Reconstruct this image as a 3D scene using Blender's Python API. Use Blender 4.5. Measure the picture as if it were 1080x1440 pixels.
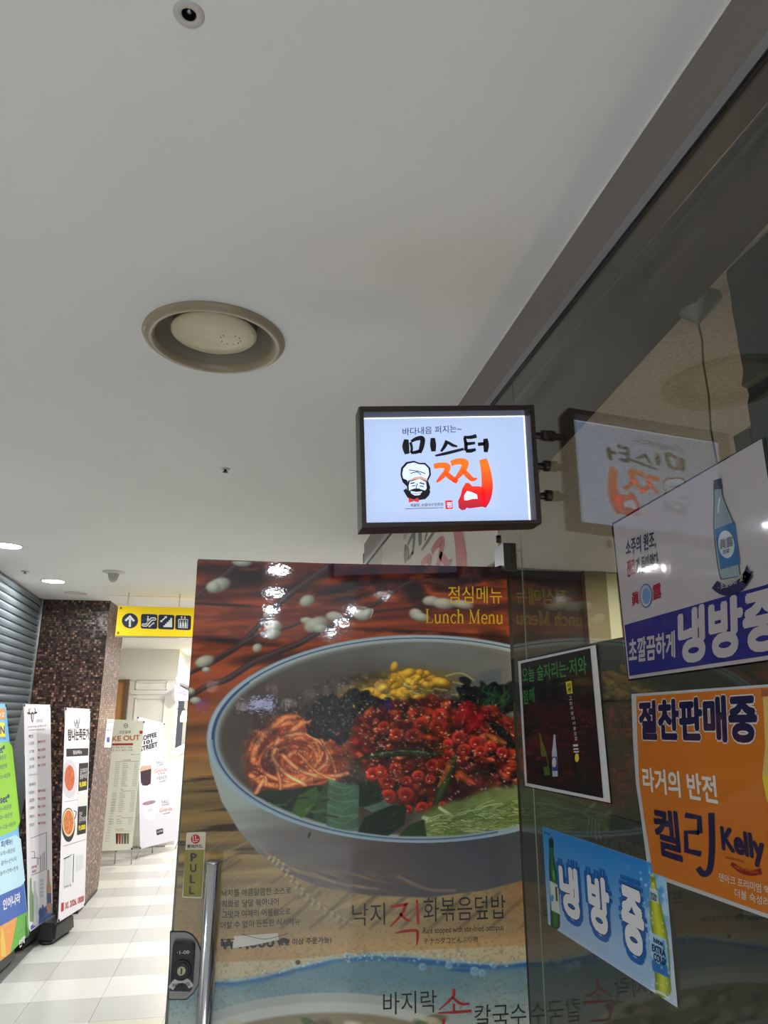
import bpy, bmesh, math, random
import numpy as np
from mathutils import Vector, Matrix
for _o in list(bpy.data.objects): bpy.data.objects.remove(_o)
SC = bpy.context.scene
COL = SC.collection
# ------------------------------------------------------------------ camera
H = 1.8                       # camera height over the floor
FPX, PITCH, YAW = 1000.0, math.radians(15.5), math.radians(10.1)
cam = bpy.data.objects.new('camera', bpy.data.cameras.new('camera')); COL.objects.link(cam)
cam.location = (0, 0, H); cam.rotation_euler = (math.pi/2 + PITCH, 0, -YAW)
cam.data.sensor_fit = 'VERTICAL'; cam.data.sensor_height = 36; cam.data.lens = 36*FPX/1440
cam.data.clip_start = .02; cam.data.clip_end = 100
SC.camera = cam
# ------------------------------------------------------------------ world and exposure
w = bpy.data.worlds.new('world'); SC.world = w; w.use_nodes = True
w.node_tree.nodes['Background'].inputs[0].default_value = (.85, .93, 1, 1)
w.node_tree.nodes['Background'].inputs[1].default_value = .15
SC.view_settings.view_transform = 'Standard'; SC.view_settings.look = 'None'
SC.view_settings.gamma = 1; SC.view_settings.use_curve_mapping = False
SC.view_settings.exposure = 0.3
SC.cycles.max_bounces = 8; SC.cycles.diffuse_bounces = 5; SC.cycles.glossy_bounces = 4
SC.cycles.transparent_max_bounces = 16; SC.cycles.use_denoising = True
SC.cycles.sample_clamp_indirect = 6
SC.cycles.caustics_reflective = False; SC.cycles.caustics_refractive = False
LAMP_W, LAMP_R = 26.0, .088
# ------------------------------------------------------------------ projection helpers (work out where a thing stands)
_cy, _sy, _cp, _sp = math.cos(YAW), math.sin(YAW), math.cos(PITCH), math.sin(PITCH)
def ray(x, y):
    r, u, f = x-540, 720-y, FPX
    up = u*_cp + f*_sp; fw = -u*_sp + f*_cp
    return Vector((r*_cy + fw*_sy, -r*_sy + fw*_cy, up))
EYE = Vector((0, 0, H))
def proj(X, Y, Z):
    Z = Z-H
    r = X*_cy - Y*_sy; fw = X*_sy + Y*_cy
    up = Z*_cp - fw*_sp; d = Z*_sp + fw*_cp
    return 540 + FPX*r/d, 720 - FPX*up/d
class Pl:
    """a plane in the room: origin o, right u, up v, normal n towards the viewer"""
    def __init__(s, o, u, v=(0, 0, 1)):
        s.o = Vector(o); s.u = Vector(u).normalized(); v = Vector(v)
        s.v = (v - v.dot(s.u)*s.u).normalized(); s.n = s.u.cross(s.v)
        if s.n.dot(EYE - s.o) < 0: s.n = -s.n
    def uv(s, x, y):
        d = ray(x, y); t = (s.o-EYE).dot(s.n)/d.dot(s.n); p = EYE + d*t - s.o
        return (p.dot(s.u), p.dot(s.v))
    def w(s, u, v, n=0.0): return s.o + s.u*u + s.v*v + s.n*n
    def at(s, x, y, n=0.0): return s.w(*s.uv(x, y), n)
    def px(s, x, y):                # metres per picture pixel, up and down
        a, b = s.uv(x, y), s.uv(x, y+1); return math.hypot(a[0]-b[0], a[1]-b[1])
def PY(Y): return Pl((0, Y, H), (1, 0, 0))
def PX(X): return Pl((X, 0, H), (0, -1, 0))
def onZ(x, y, z):
    d = ray(x, y); t = (z-H)/d.z; return EYE + d*t
# ------------------------------------------------------------------ colours and materials
def lin(c):
    return tuple((v/12.92 if v <= .04045 else ((v+.055)/1.055)**2.4) for v in [k/255 for k in c[:3]])
_M = {}
def mat(name, c=(200, 200, 200), rough=.6, metal=0, emit=0, ecol=None, coat=0, bump=0, bscale=50, vary=0, vscale=6, spec=.5, coatr=.05, stretch=(1, 1, 1), attr=None):
    if name in _M: return _M[name]
    m = bpy.data.materials.new(name); m.use_nodes = True; nt = m.node_tree; N = nt.nodes; L = nt.links
    b = N['Principled BSDF']; col = lin(c)+(1,)
    b.inputs['Base Color'].default_value = col; b.inputs['Roughness'].default_value = rough
    b.inputs['Metallic'].default_value = metal; b.inputs['Specular IOR Level'].default_value = spec
    if coat: b.inputs['Coat Weight'].default_value = coat; b.inputs['Coat Roughness'].default_value = coatr; b.inputs['Coat IOR'].default_value = 1.5
    if emit:
        b.inputs['Emission Color'].default_value = lin(ecol or c)+(1,); b.inputs['Emission Strength'].default_value = emit
    if vary or bump:
        tc = N.new('ShaderNodeTexCoord'); mp = N.new('ShaderNodeMapping'); mp.inputs['Scale'].default_value = stretch
        L.new(tc.outputs['Object'], mp.inputs[0])
    if vary:
        no = N.new('ShaderNodeTexNoise'); no.inputs['Scale'].default_value = vscale; no.inputs['Detail'].default_value = 4
        L.new(mp.outputs[0], no.inputs['Vector'])
        mr = N.new('ShaderNodeMapRange'); mr.inputs[3].default_value = 1-vary; mr.inputs[4].default_value = 1+vary
        mr.inputs[1].default_value = .3; mr.inputs[2].default_value = .7
        L.new(no.outputs[0], mr.inputs[0])
        mx = N.new('ShaderNodeVectorMath'); mx.operation = 'SCALE'; mx.inputs[0].default_value = col[:3]
        L.new(mr.outputs[0], mx.inputs['Scale']); L.new(mx.outputs[0], b.inputs['Base Color'])
    if attr:
        at = N.new('ShaderNodeAttribute'); at.attribute_name = attr; L.new(at.outputs['Color'], b.inputs['Base Color'])
    if bump:
        n2 = N.new('ShaderNodeTexNoise'); n2.inputs['Scale'].default_value = bscale; n2.inputs['Detail'].default_value = 2
        L.new(mp.outputs[0], n2.inputs['Vector'])
        bp = N.new('ShaderNodeBump'); bp.inputs['Strength'].default_value = 1; bp.inputs['Distance'].default_value = bump
        L.new(n2.outputs[0], bp.inputs['Height']); (L.new(bp.outputs[0], b.inputs['Normal']) if not coat else None)
        if coat: L.new(bp.outputs[0], b.inputs['Coat Normal'])
    _M[name] = m; return m
def ink(c, kind='gloss'):
    """print on a surface: the same sheen as the sheet it is printed on"""
    n = 'ink_%s_%d_%d_%d' % ((kind,)+tuple(int(v) for v in c))
    if kind == 'gloss': return mat(n, c, .5, coat=1, coatr=.03, bump=.00006, bscale=110, spec=.1)
    if kind == 'lam': return mat(n, c, .5, coat=.55, coatr=.05, bump=.0004, bscale=14, spec=.1)
    return mat(n, c, .6)
def glass_mat(name, tint, ior):
    m = bpy.data.materials.new(name); m.use_nodes = True; nt = m.node_tree; nt.nodes.clear(); N = nt.nodes; L = nt.links
    out = N.new('ShaderNodeOutputMaterial'); mx = N.new('ShaderNodeMixShader'); tr = N.new('ShaderNodeBsdfTransparent')
    gl = N.new('ShaderNodeBsdfGlossy'); gl.inputs['Roughness'].default_value = 0.0; fr = N.new('ShaderNodeFresnel')
    fr.inputs['IOR'].default_value = ior; tr.inputs['Color'].default_value = tint; gl.inputs['Color'].default_value = (1, 1, 1, 1)
    L.new(fr.outputs[0], mx.inputs[0]); L.new(tr.outputs[0], mx.inputs[1]); L.new(gl.outputs[0], mx.inputs[2]); L.new(mx.outputs[0], out.inputs[0])
    return m
# ------------------------------------------------------------------ object helpers
def thing(name, label, cat, loc=(0, 0, 0), group=None):
    o = bpy.data.objects.new(name, None); COL.objects.link(o); o.location = loc; o.empty_display_size = .05
    return tag(o, label, cat, group)
def tag(o, label, cat, group=None):
    o['label'] = label; o['category'] = cat
    if group: o['group'] = group
    return o
def struct(o): o['kind'] = 'structure'; return o
def link(name, me, m, parent=None):
    o = bpy.data.objects.new(name, me); COL.objects.link(o)
    if m is not None:
        for k in (m if isinstance(m, (list, tuple)) else [m]): me.materials.append(k)
    if parent is not None:
        o.parent = parent; mw = Matrix.Identity(4); p = parent
        while p is not None: mw = Matrix.Translation(p.location) @ mw if p.type == 'EMPTY' or True else mw; p = p.parent
        o.matrix_parent_inverse = mw.inverted() if parent.type == 'EMPTY' else Matrix.Identity(4)
    return o
def fin(bm, name, m, parent=None, smooth=False, recalc=True):
    if recalc: bmesh.ops.recalc_face_normals(bm, faces=bm.faces[:])
    me = bpy.data.meshes.new(name); bm.to_mesh(me); bm.free()
    if smooth: me.polygons.foreach_set('use_smooth', [True]*len(me.polygons))
    return link(name, me, m, parent)
def box(bm, a, b, bevel=0):
    x0, y0, z0 = a; x1, y1, z1 = b
    r = bmesh.ops.create_cube(bm, size=1, matrix=Matrix.Translation(((x0+x1)/2, (y0+y1)/2, (z0+z1)/2)) @ Matrix.Diagonal((abs(x1-x0), abs(y1-y0), abs(z1-z0), 1)))
    if bevel:
        es = list({e for v in r['verts'] for e in v.link_edges})
        bmesh.ops.bevel(bm, geom=es, offset=bevel, segments=2, affect='EDGES', profile=.5)
def boxo(name, a, b, m, parent=None, bevel=0):
    bm = bmesh.new(); box(bm, a, b, bevel); return fin(bm, name, m, parent)
def slab(name, pts, n, m, parent=None, bevel=0):
    """a flat outline given depth along the vector n"""
    bm = bmesh.new(); n = Vector(n); vs = [bm.verts.new(p) for p in pts]; f = bm.faces.new(vs)
    r = bmesh.ops.extrude_face_region(bm, geom=[f]); bmesh.ops.translate(bm, vec=n, verts=[g for g in r['geom'] if isinstance(g, bmesh.types.BMVert)])
    if len(pts) > 4: bmesh.ops.triangulate(bm, faces=[f for f in bm.faces if len(f.verts) > 4])
    if bevel: bmesh.ops.bevel(bm, geom=bm.edges[:], offset=bevel, segments=1, affect='EDGES')
    return fin(bm, name, m, parent)
def tube(bm, pts, rad, seg=12, cap=True):
    pts = [Vector(p) for p in pts]; rings = []
    for i, p in enumerate(pts):
        t = (pts[min(i+1, len(pts)-1)] - pts[max(i-1, 0)]).normalized()
        a = t.cross(Vector((0, 0, 1)) if abs(t.z) < .9 else Vector((1, 0, 0))).normalized(); b = t.cross(a)
        r = rad[i] if isinstance(rad, (list, tuple)) else rad
        rings.append([bm.verts.new(p + a*math.cos(k*2*math.pi/seg)*r + b*math.sin(k*2*math.pi/seg)*r) for k in range(seg)])
    for r0, r1 in zip(rings, rings[1:]):
        for k in range(seg): bm.faces.new((r0[k], r0[(k+1) % seg], r1[(k+1) % seg], r1[k]))
    if cap: bm.faces.new(rings[0]); bm.faces.new(rings[-1])
def tubeo(name, pts, rad, m, parent=None, seg=12):
    bm = bmesh.new(); tube(bm, pts, rad, seg); return fin(bm, name, m, parent, True)
def lathe(name, prof, loc, m, parent=None, seg=48, smooth=True):
    """prof: (radius, height) pairs about a vertical axis"""
    bm = bmesh.new(); x, y, z = loc; rings = []
    for r, h in prof:
        if r < 1e-6: rings.append([bm.verts.new((x, y, z+h))])
        else: rings.append([bm.verts.new((x+r*math.cos(k*2*math.pi/seg), y+r*math.sin(k*2*math.pi/seg), z+h)) for k in range(seg)])
    for a, b in zip(rings, rings[1:]):
        for k in range(seg):
            k2 = (k+1) % seg
            if len(a) == 1 and len(b) == 1: continue
            if len(a) == 1: bm.faces.new((a[0], b[k2], b[k]))
            elif len(b) == 1: bm.faces.new((a[k], a[k2], b[0]))
            else: bm.faces.new((a[k], a[k2], b[k2], b[k]))
    return fin(bm, name, m, parent, smooth)
def sheet(name, pl, pts, m, n0=0.0, th=.0006, parent=None):
    """a thin sheet lying on a plane: pts are picture points, n0 its distance off the plane"""
    P = [pl.at(x, y, n0) for x, y in pts]
    if th: return slab(name, [p for p in P], pl.n*(-th), m, parent)
    bm = bmesh.new(); f = bm.faces.new([bm.verts.new(p) for p in P])
    if len(P) > 4: bmesh.ops.triangulate(bm, faces=[f])
    if bm.faces[:][0].normal.dot(pl.n) < 0: bmesh.ops.reverse_faces(bm, faces=bm.faces[:])
    return fin(bm, name, m, parent, recalc=False)
def flats(name, pl, polys, m, n=.0004, parent=None):
    """several printed shapes of one ink as one part"""
    bm = bmesh.new()
    for pts in polys:
        f = bm.faces.new([bm.verts.new(pl.at(x, y, n)) for x, y in pts]); f.normal_update()
        if f.normal.dot(pl.n) < 0: f.normal_flip()
        if len(pts) > 4: bmesh.ops.triangulate(bm, faces=[f])
    return fin(bm, name, m, parent, recalc=False)
def smooth_line(pts, k=6):
    out = []; P = [Vector(p) for p in pts]
    if len(P) < 3: return [tuple(p) for p in P]
    for i in range(len(P)-1):
        p0, p1, p2, p3 = P[max(i-1, 0)], P[i], P[i+1], P[min(i+2, len(P)-1)]
        for j in range(k):
            t = j/k; out.append(tuple(.5*((2*p1)+(p2-p0)*t+(2*p0-5*p1+4*p2-p3)*t*t+(3*p1-p0-3*p2+p3)*t**3)))
    out.append(tuple(P[-1])); return out
def ribbon(pts, wd, smooth=True):
    """outline of a brush stroke in picture points; wd: one width or one per point"""
    n = len(pts); ws = wd if isinstance(wd, (list, tuple)) else [wd]*n
    q = [(p[0], p[1], w) for p, w in zip(pts, ws)]
    if smooth and n > 2: q = smooth_line(q, 5)
    L, R = [], []
    for i in range(len(q)):
        a, b = q[max(i-1, 0)], q[min(i+1, len(q)-1)]
        dx, dy = b[0]-a[0], b[1]-a[1]; l = math.hypot(dx, dy) or 1; nx, ny = -dy/l, dx/l; h = q[i][2]/2
        L.append((q[i][0]+nx*h, q[i][1]+ny*h)); R.append((q[i][0]-nx*h, q[i][1]-ny*h))
    return [(L[i], L[i+1], R[i+1], R[i]) for i in range(len(q)-1)]
def ell(cx, cy, rx, ry, ang=0, n=28):
    a = math.radians(ang)
    return [(cx+rx*math.cos(t)*math.cos(a)-ry*math.sin(t)*math.sin(a), cy+rx*math.cos(t)*math.sin(a)+ry*math.sin(t)*math.cos(a)) for t in [k*2*math.pi/n for k in range(n)]]
_TX = {}; _LAY = {}; _FT = {}
def text_geo(body, bold, spacing=1.0):
    key = (body, bold, spacing)
    if key in _TX: return _TX[key]
    if 'o' not in _FT:
        _FT['c'] = bpy.data.curves.new('t', 'FONT'); _FT['o'] = bpy.data.objects.new('t', _FT['c'])
    c, o = _FT['c'], _FT['o']; c.body = body; c.resolution_u = 3; c.fill_mode = 'FRONT'; c.space_line = .9; c.offset = min(bold, 0)
    me = o.to_mesh()
    n = len(me.vertices); co = np.empty(n*3); me.vertices.foreach_get('co', co); co = co.reshape(-1, 3)[:, :2]
    fs = [tuple(p.vertices) for p in me.polygons]
    o.to_mesh_clear()
    if bold > .004 and n:               # heavier strokes: the outline swept round a small circle
        k = 4 if bold < .015 else 8; cs, fl = [], []
        for i in range(k):
            a = 2*math.pi*(i+.5)/k; cs.append(co + np.array((math.cos(a), math.sin(a)))*bold); fl += [tuple(v+i*n for v in f) for f in fs]
        co, fs = np.concatenate(cs), fl
        _LAY[key] = n
    if n:
        mn, mx = co.min(0), co.max(0); co = (co-mn)/np.maximum(mx-mn, 1e-6)
    _TX[key] = (co, fs); return _TX[key]
def text(body, pl, bl, br, tl, m, n=.0008, bold=0.0, parent=None, name='lettering', spacing=1.0, flip=False):
    """lettering whose ink fills the corner points bottom left, bottom right, top left"""
    co, fs = text_geo(body, bold, spacing)
    B = Vector(pl.uv(*bl)); R = Vector(pl.uv(*br)) - B; T = Vector(pl.uv(*tl)) - B
    ly = _LAY.get((body, bold, spacing)); vs = [tuple(pl.w(*(B + R*x + T*y), n + (i//ly*.00003 if ly else 0))) for i, (x, y) in enumerate(co)]
    me = bpy.data.meshes.new(name); me.from_pydata(vs, [], fs); me.update()
    if len(me.polygons) and sum(p.normal.dot(pl.n) for p in me.polygons) < 0: me.flip_normals()
    return link(name, me, m, parent)
def row(body, pl, x0, y0, x1, y1, h, m, **k):
    """a text row: baseline from (x0,y0) to (x1,y1), h picture points tall"""
    return text(body, pl, (x0, y0), (x1, y1), (x0+k.pop('lean', 0), y0-h), m, **k)
# ------------------------------------------------------------------ print painter: colours on a fine grid of vertices
def fbm(PXs, PYs, sx, sy, seed, octv=4):
    r = np.random.RandomState(seed); out = np.zeros(PXs.shape); amp = 1; tot = 0
    for o in range(octv):
        g = r.rand(64, 64); X = PXs/sx*(2**o) + 7.3*o; Y = PYs/sy*(2**o) + 3.1*o
        xi = np.floor(X).astype(int); yi = np.floor(Y).astype(int); fx = X-xi; fy = Y-yi
        fx = fx*fx*(3-2*fx); fy = fy*fy*(3-2*fy)
        a = g[yi % 64, xi % 64]; b = g[yi % 64, (xi+1) % 64]; c = g[(yi+1) % 64, xi % 64]; d = g[(yi+1) % 64, (xi+1) % 64]
        out += amp*((a*(1-fx)+b*fx)*(1-fy)+(c*(1-fx)+d*fx)*fy); tot += amp; amp *= .5
    return out/tot
class Print:
    def __init__(s, pl, quad, nx, ny):
        s.pl = pl; (a, b, c, d) = [np.array(pl.uv(*q)) for q in quad]     # TL TR BR BL
        u = np.linspace(0, 1, nx)[None, :, None]; v = np.linspace(0, 1, ny)[:, None, None]
        uv = (a*(1-u)+b*u)*(1-v) + (d*(1-u)+c*u)*v; s.nx, s.ny = nx, ny
        s.P = (np.array(pl.o)[None, None] + uv[..., :1]*np.array(pl.u) + uv[..., 1:]*np.array(pl.v))
        s.x, s.y = proj(s.P[..., 0], s.P[..., 1], s.P[..., 2]); s.img = np.zeros((ny, nx, 3)) + 200.
    def put(s, mask, c):
        m = np.clip(mask, 0, 1)[..., None]; s.img = s.img*(1-m) + np.asarray(c, float)*m
    def win(s, x0, x1, y0, y1):
        m = (s.x > x0) & (s.x < x1) & (s.y > y0) & (s.y < y1); r = np.where(m.any(1))[0]; c = np.where(m.any(0))[0]
        if not len(r) or not len(c): return None
        return slice(r[0], r[-1]+1), slice(c[0], c[-1]+1)
    def ell(s, cx, cy, rx, ry, c, ang=0, soft=.15, a=1., shade=0, c2=None):
        R = max(rx, ry)*1.4+3; k = s.win(cx-R, cx+R, cy-R, cy+R)
        if k is None: return
        t = math.radians(ang); dx = s.x[k]-cx; dy = s.y[k]-cy
        X = (dx*math.cos(t)+dy*math.sin(t))/rx; Y = (-dx*math.sin(t)+dy*math.cos(t))/ry; d = np.sqrt(X*X+Y*Y)
        m = np.clip((1+soft/2-d)/soft, 0, 1)*a; col = np.broadcast_to(np.asarray(c, float), m.shape+(3,))
        if c2 is not None: q = np.clip(d, 0, 1)[..., None]**1.5; col = col*(1-q) + np.asarray(c2, float)*q
        if shade: col = np.clip(col*(1 - shade*(X*.5+Y*.8))[..., None], 0, 255)
        s.img[k] = s.img[k]*(1-m[..., None]) + col*m[..., None]
    def line(s, pts, wd, c, soft=1.0, a=1., edge=None, smooth=True):
        ws = wd if isinstance(wd, (list, tuple)) else [wd]*len(pts)
        q = [(p[0], p[1], w) for p, w in zip(pts, ws)]
        if smooth: q = smooth_line(q, 6)
        xs = [p[0] for p in q]; ys = [p[1] for p in q]; W = max(ws)+3; k = s.win(min(xs)-W, max(xs)+W, min(ys)-W, max(ys)+W)
        if k is None: return
        X, Y = s.x[k], s.y[k]; best = np.full(X.shape, 9.)
        for (x0, y0, w0), (x1, y1, w1) in zip(q, q[1:]):
            dx, dy = x1-x0, y1-y0; l = dx*dx+dy*dy or 1; t = np.clip(((X-x0)*dx+(Y-y0)*dy)/l, 0, 1)
            d = np.hypot(X-x0-t*dx, Y-y0-t*dy); hw = (w0+(w1-w0)*t)/2 + 1e-3; best = np.minimum(best, (d-hw)/soft + .5 + 0*hw)
            if edge is not None: e = d/hw if (x0, y0) == q[0][:2] else np.minimum(e, d/hw)
        m = np.clip(1-best, 0, 1)*a; col = np.broadcast_to(np.asarray(c, float), m.shape+(3,))
        if edge is not None: z = np.clip(e, 0, 1)[..., None]**1.6; col = col*(1-z) + np.asarray(edge, float)*z
        s.img[k] = s.img[k]*(1-m[..., None]) + col*m[..., None]
    def poly(s, pts, c, a=1., soft=1.):
        xs = [p[0] for p in pts]; ys = [p[1] for p in pts]; k = s.win(min(xs)-3, max(xs)+3, min(ys)-3, max(ys)+3)
        if k is None: return
        X, Y = s.x[k], s.y[k]; ins = np.zeros(X.shape, bool); dm = np.full(X.shape, 1e9); j = len(pts)-1
        for i in range(len(pts)):
            x0, y0 = pts[j]; x1, y1 = pts[i]
            if y0 != y1: ins ^= ((y1 > Y) != (y0 > Y)) & (X < (x0-x1)*(Y-y1)/(y0-y1)+x1)
            dx, dy = x1-x0, y1-y0; l = dx*dx+dy*dy or 1; t = np.clip(((X-x0)*dx+(Y-y0)*dy)/l, 0, 1)
            dm = np.minimum(dm, np.hypot(X-x0-t*dx, Y-y0-t*dy)); j = i
        m = np.clip(.5 + np.where(ins, dm, -dm)/soft, 0, 1)*a
        s.img[k] = s.img[k]*(1-m[..., None]) + np.asarray(c, float)*m[..., None]
    def build(s, name, m, n=.0008, parent=None, gain=1.0, sat=1.0):
        c = np.clip(s.img/255, 0, 1); L = np.where(c <= .04045, c/12.92, ((c+.055)/1.055)**2.4)*gain
        g = L.mean(-1, keepdims=True); L = np.clip(g + (L-g)*sat, 0, 1)
        P = s.P + np.array(s.pl.n)*n; nx, ny = s.nx, s.ny; me = bpy.data.meshes.new(name)
        me.vertices.add(nx*ny); me.vertices.foreach_set('co', P.reshape(-1).astype(np.float32))
        i = np.arange((ny-1)*(nx-1)); r = i//(nx-1); q = i % (nx-1); v0 = r*nx+q
        f = np.stack([v0, v0+nx, v0+nx+1, v0+1], 1).astype(np.int32); nf = len(f)
        me.loops.add(nf*4); me.loops.foreach_set('vertex_index', f.reshape(-1)); me.polygons.add(nf)
        me.polygons.foreach_set('loop_start', np.arange(nf, dtype=np.int32)*4); me.update(calc_edges=True)
        if me.polygons[0].normal.dot(s.pl.n) < 0: me.flip_normals()
        at = me.color_attributes.new('print', 'FLOAT_COLOR', 'POINT')
        at.data.foreach_set('color', np.concatenate([L, np.ones(L.shape[:2]+(1,))], -1).reshape(-1).astype(np.float32))
        me.validate(); return link(name, me, m, parent)
# ================================================================== MEASURES
CEIL = H+1.063; G = .68; DOOR = 1.863; HEAD = H+.928; TRIM = H+.90; FARC = H+.84
# ================================================================== THE SETTING
def shell(name, a, b, m): return struct(boxo(name, a, b, m))
M_ceil = mat('ceiling_paint', (242, 241, 240), .85, vary=.015, vscale=1.5, bump=.0003, bscale=60)
M_wallw = mat('white_wall_paint', (242, 241, 232), .7)
M_plain = mat('plain_wall_paint', (176, 172, 165), .8, vary=.05, vscale=2)
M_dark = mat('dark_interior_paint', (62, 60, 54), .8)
M_black = mat('black_rubber', (14, 14, 15), .5)
M_chrome = mat('polished_steel', (205, 208, 214), .12, metal=1)
M_alu = mat('aluminium', (150, 152, 158), .35, metal=1)
M_steel = mat('brushed_steel', (170, 172, 175), .3, metal=1)
def plate_with_holes(name, x0, x1, y0, y1, z, th, holes, m):
    c = bpy.data.curves.new('c', 'CURVE'); c.dimensions = '2D'; c.fill_mode = 'BOTH'; c.extrude = th/2; c.resolution_u = 16
    def add(pts):
        s = c.splines.new('POLY'); s.points.add(len(pts)-1)
        for p, q in zip(s.points, pts): p.co = (q[0], q[1], 0, 1)
        s.use_cyclic_u = True
    add([(x0, y0), (x1, y0), (x1, y1), (x0, y1)])
    for cx, cy, r in holes: add([(cx+r*math.cos(k*math.pi/24), cy+r*math.sin(k*math.pi/24)) for k in range(48)])
    o = bpy.data.objects.new('c', c); COL.objects.link(o); bpy.context.view_layer.update()
    me = bpy.data.meshes.new_from_object(o.evaluated_get(bpy.context.evaluated_depsgraph_get()))
    bpy.data.objects.remove(o); me.transform(Matrix.Translation((0, 0, z+th/2))); return link(name, me, m)
LIGHTS = [(-1.679, 5.048), (-1.739, 6.459), (-1.65, 3.6), (-1.65, 1.2),
          (.155, -1.9), (.155, -3.05), (.155, -4.28), (.155, -5.5), (.155, -6.75),
          (1.07, -2.95), (1.07, -4.15), (1.07, -5.37), (1.07, -6.6), (2.87, -5.05), (2.59, -2.6), (-1.65, -3.0),
          (-.05, 5.9), (-.05, 7.3), (1.0, 6.3)]  # this row: lamps hidden behind the door, added to brighten the corridor
FAR_FILL_LIGHTS = [(-.35, 9.4), (-.35, 11.2), (-.35, 13.2), (.8, 10.4)]  # unseen lamps added to brighten the far end
DIF = (-.162, 1.962); SPR = [(-.151, .917), (-.174, 3.168)]
ceil = struct(plate_with_holes('ceiling', -3.2, 5.2, -12, 8.46, CEIL, .02,
              [(x, y, LAMP_R+.002) for x, y in LIGHTS] + [DIF+(.172,), SPR[0]+(.0115,)], M_ceil))
struct(boxo('ceiling', (-3.2, -12, CEIL+.24), (5.2, 8.46, CEIL+.26), mat('void_dark', (20, 20, 20), .9)))
struct(plate_with_holes('ceiling', -3.2, 1.6, 8.46, 15, FARC, .02, [(x, y, LAMP_R+.002) for x, y in FAR_FILL_LIGHTS], M_wallw))
shell('trim_9', (-3.2, 8.44, FARC), (1.6, 8.46, CEIL), M_wallw)
shell('trim_1', (-1.48, 7.2, CEIL-.006), (1.6, 7.24, CEIL), M_wallw)
shell('floor', (-3.2, -12, -.05), (5.2, 15, -.012), mat('grout_grey', (110, 110, 108), .8))
# floor tiles, each a piece with its own joint, light and grey rows in turn
tl = [mat('tile_light', (204, 204, 199), .22, vary=.02, vscale=3, spec=.5), mat('tile_grey', (182, 182, 178), .25, vary=.03, vscale=3, spec=.5), mat('tile_beige', (190, 188, 170), .25, vary=.03, vscale=3)]
floor = bpy.data.objects['floor']
PXT, PYT = .435, .382
def tile_mesh(m):
    bm = bmesh.new(); box(bm, (.001, .001, -.013), (PXT-.001, PYT-.001, 0)); 
    me = bpy.data.meshes.new('floor_tile'); bmesh.ops.recalc_face_normals(bm, faces=bm.faces[:]); bm.to_mesh(me); bm.free(); me.materials.append(m); return me
tms = [tile_mesh(m) for m in tl]
for i in range(-3, 5):
    for j in range(-5, 26):
        k = 0 if j % 2 else 1
        if j == -1 and i > 0: k = 2
        o = bpy.data.objects.new('floor_tile', tms[k]); COL.objects.link(o); o.location = (-1.31+PXT*i, 5.136+PYT*(j-.0), 0); o.parent = floor
bm = bmesh.new()
box(bm, (-3.2, -12, -.013), (5.2, 5.136-5*PYT-.001, -.001)); box(bm, (-1.31+5*PXT, 5.136-5*PYT, -.013), (5.2, 15, -.001))
o = fin(bm, 'floor_field', tl[0], floor)
shell('trim_2', (-2.4, 3.9, 0), (-1.60, 7.58, .006), mat('threshold_stone', (120, 120, 118), .4, vary=.05))
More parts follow.
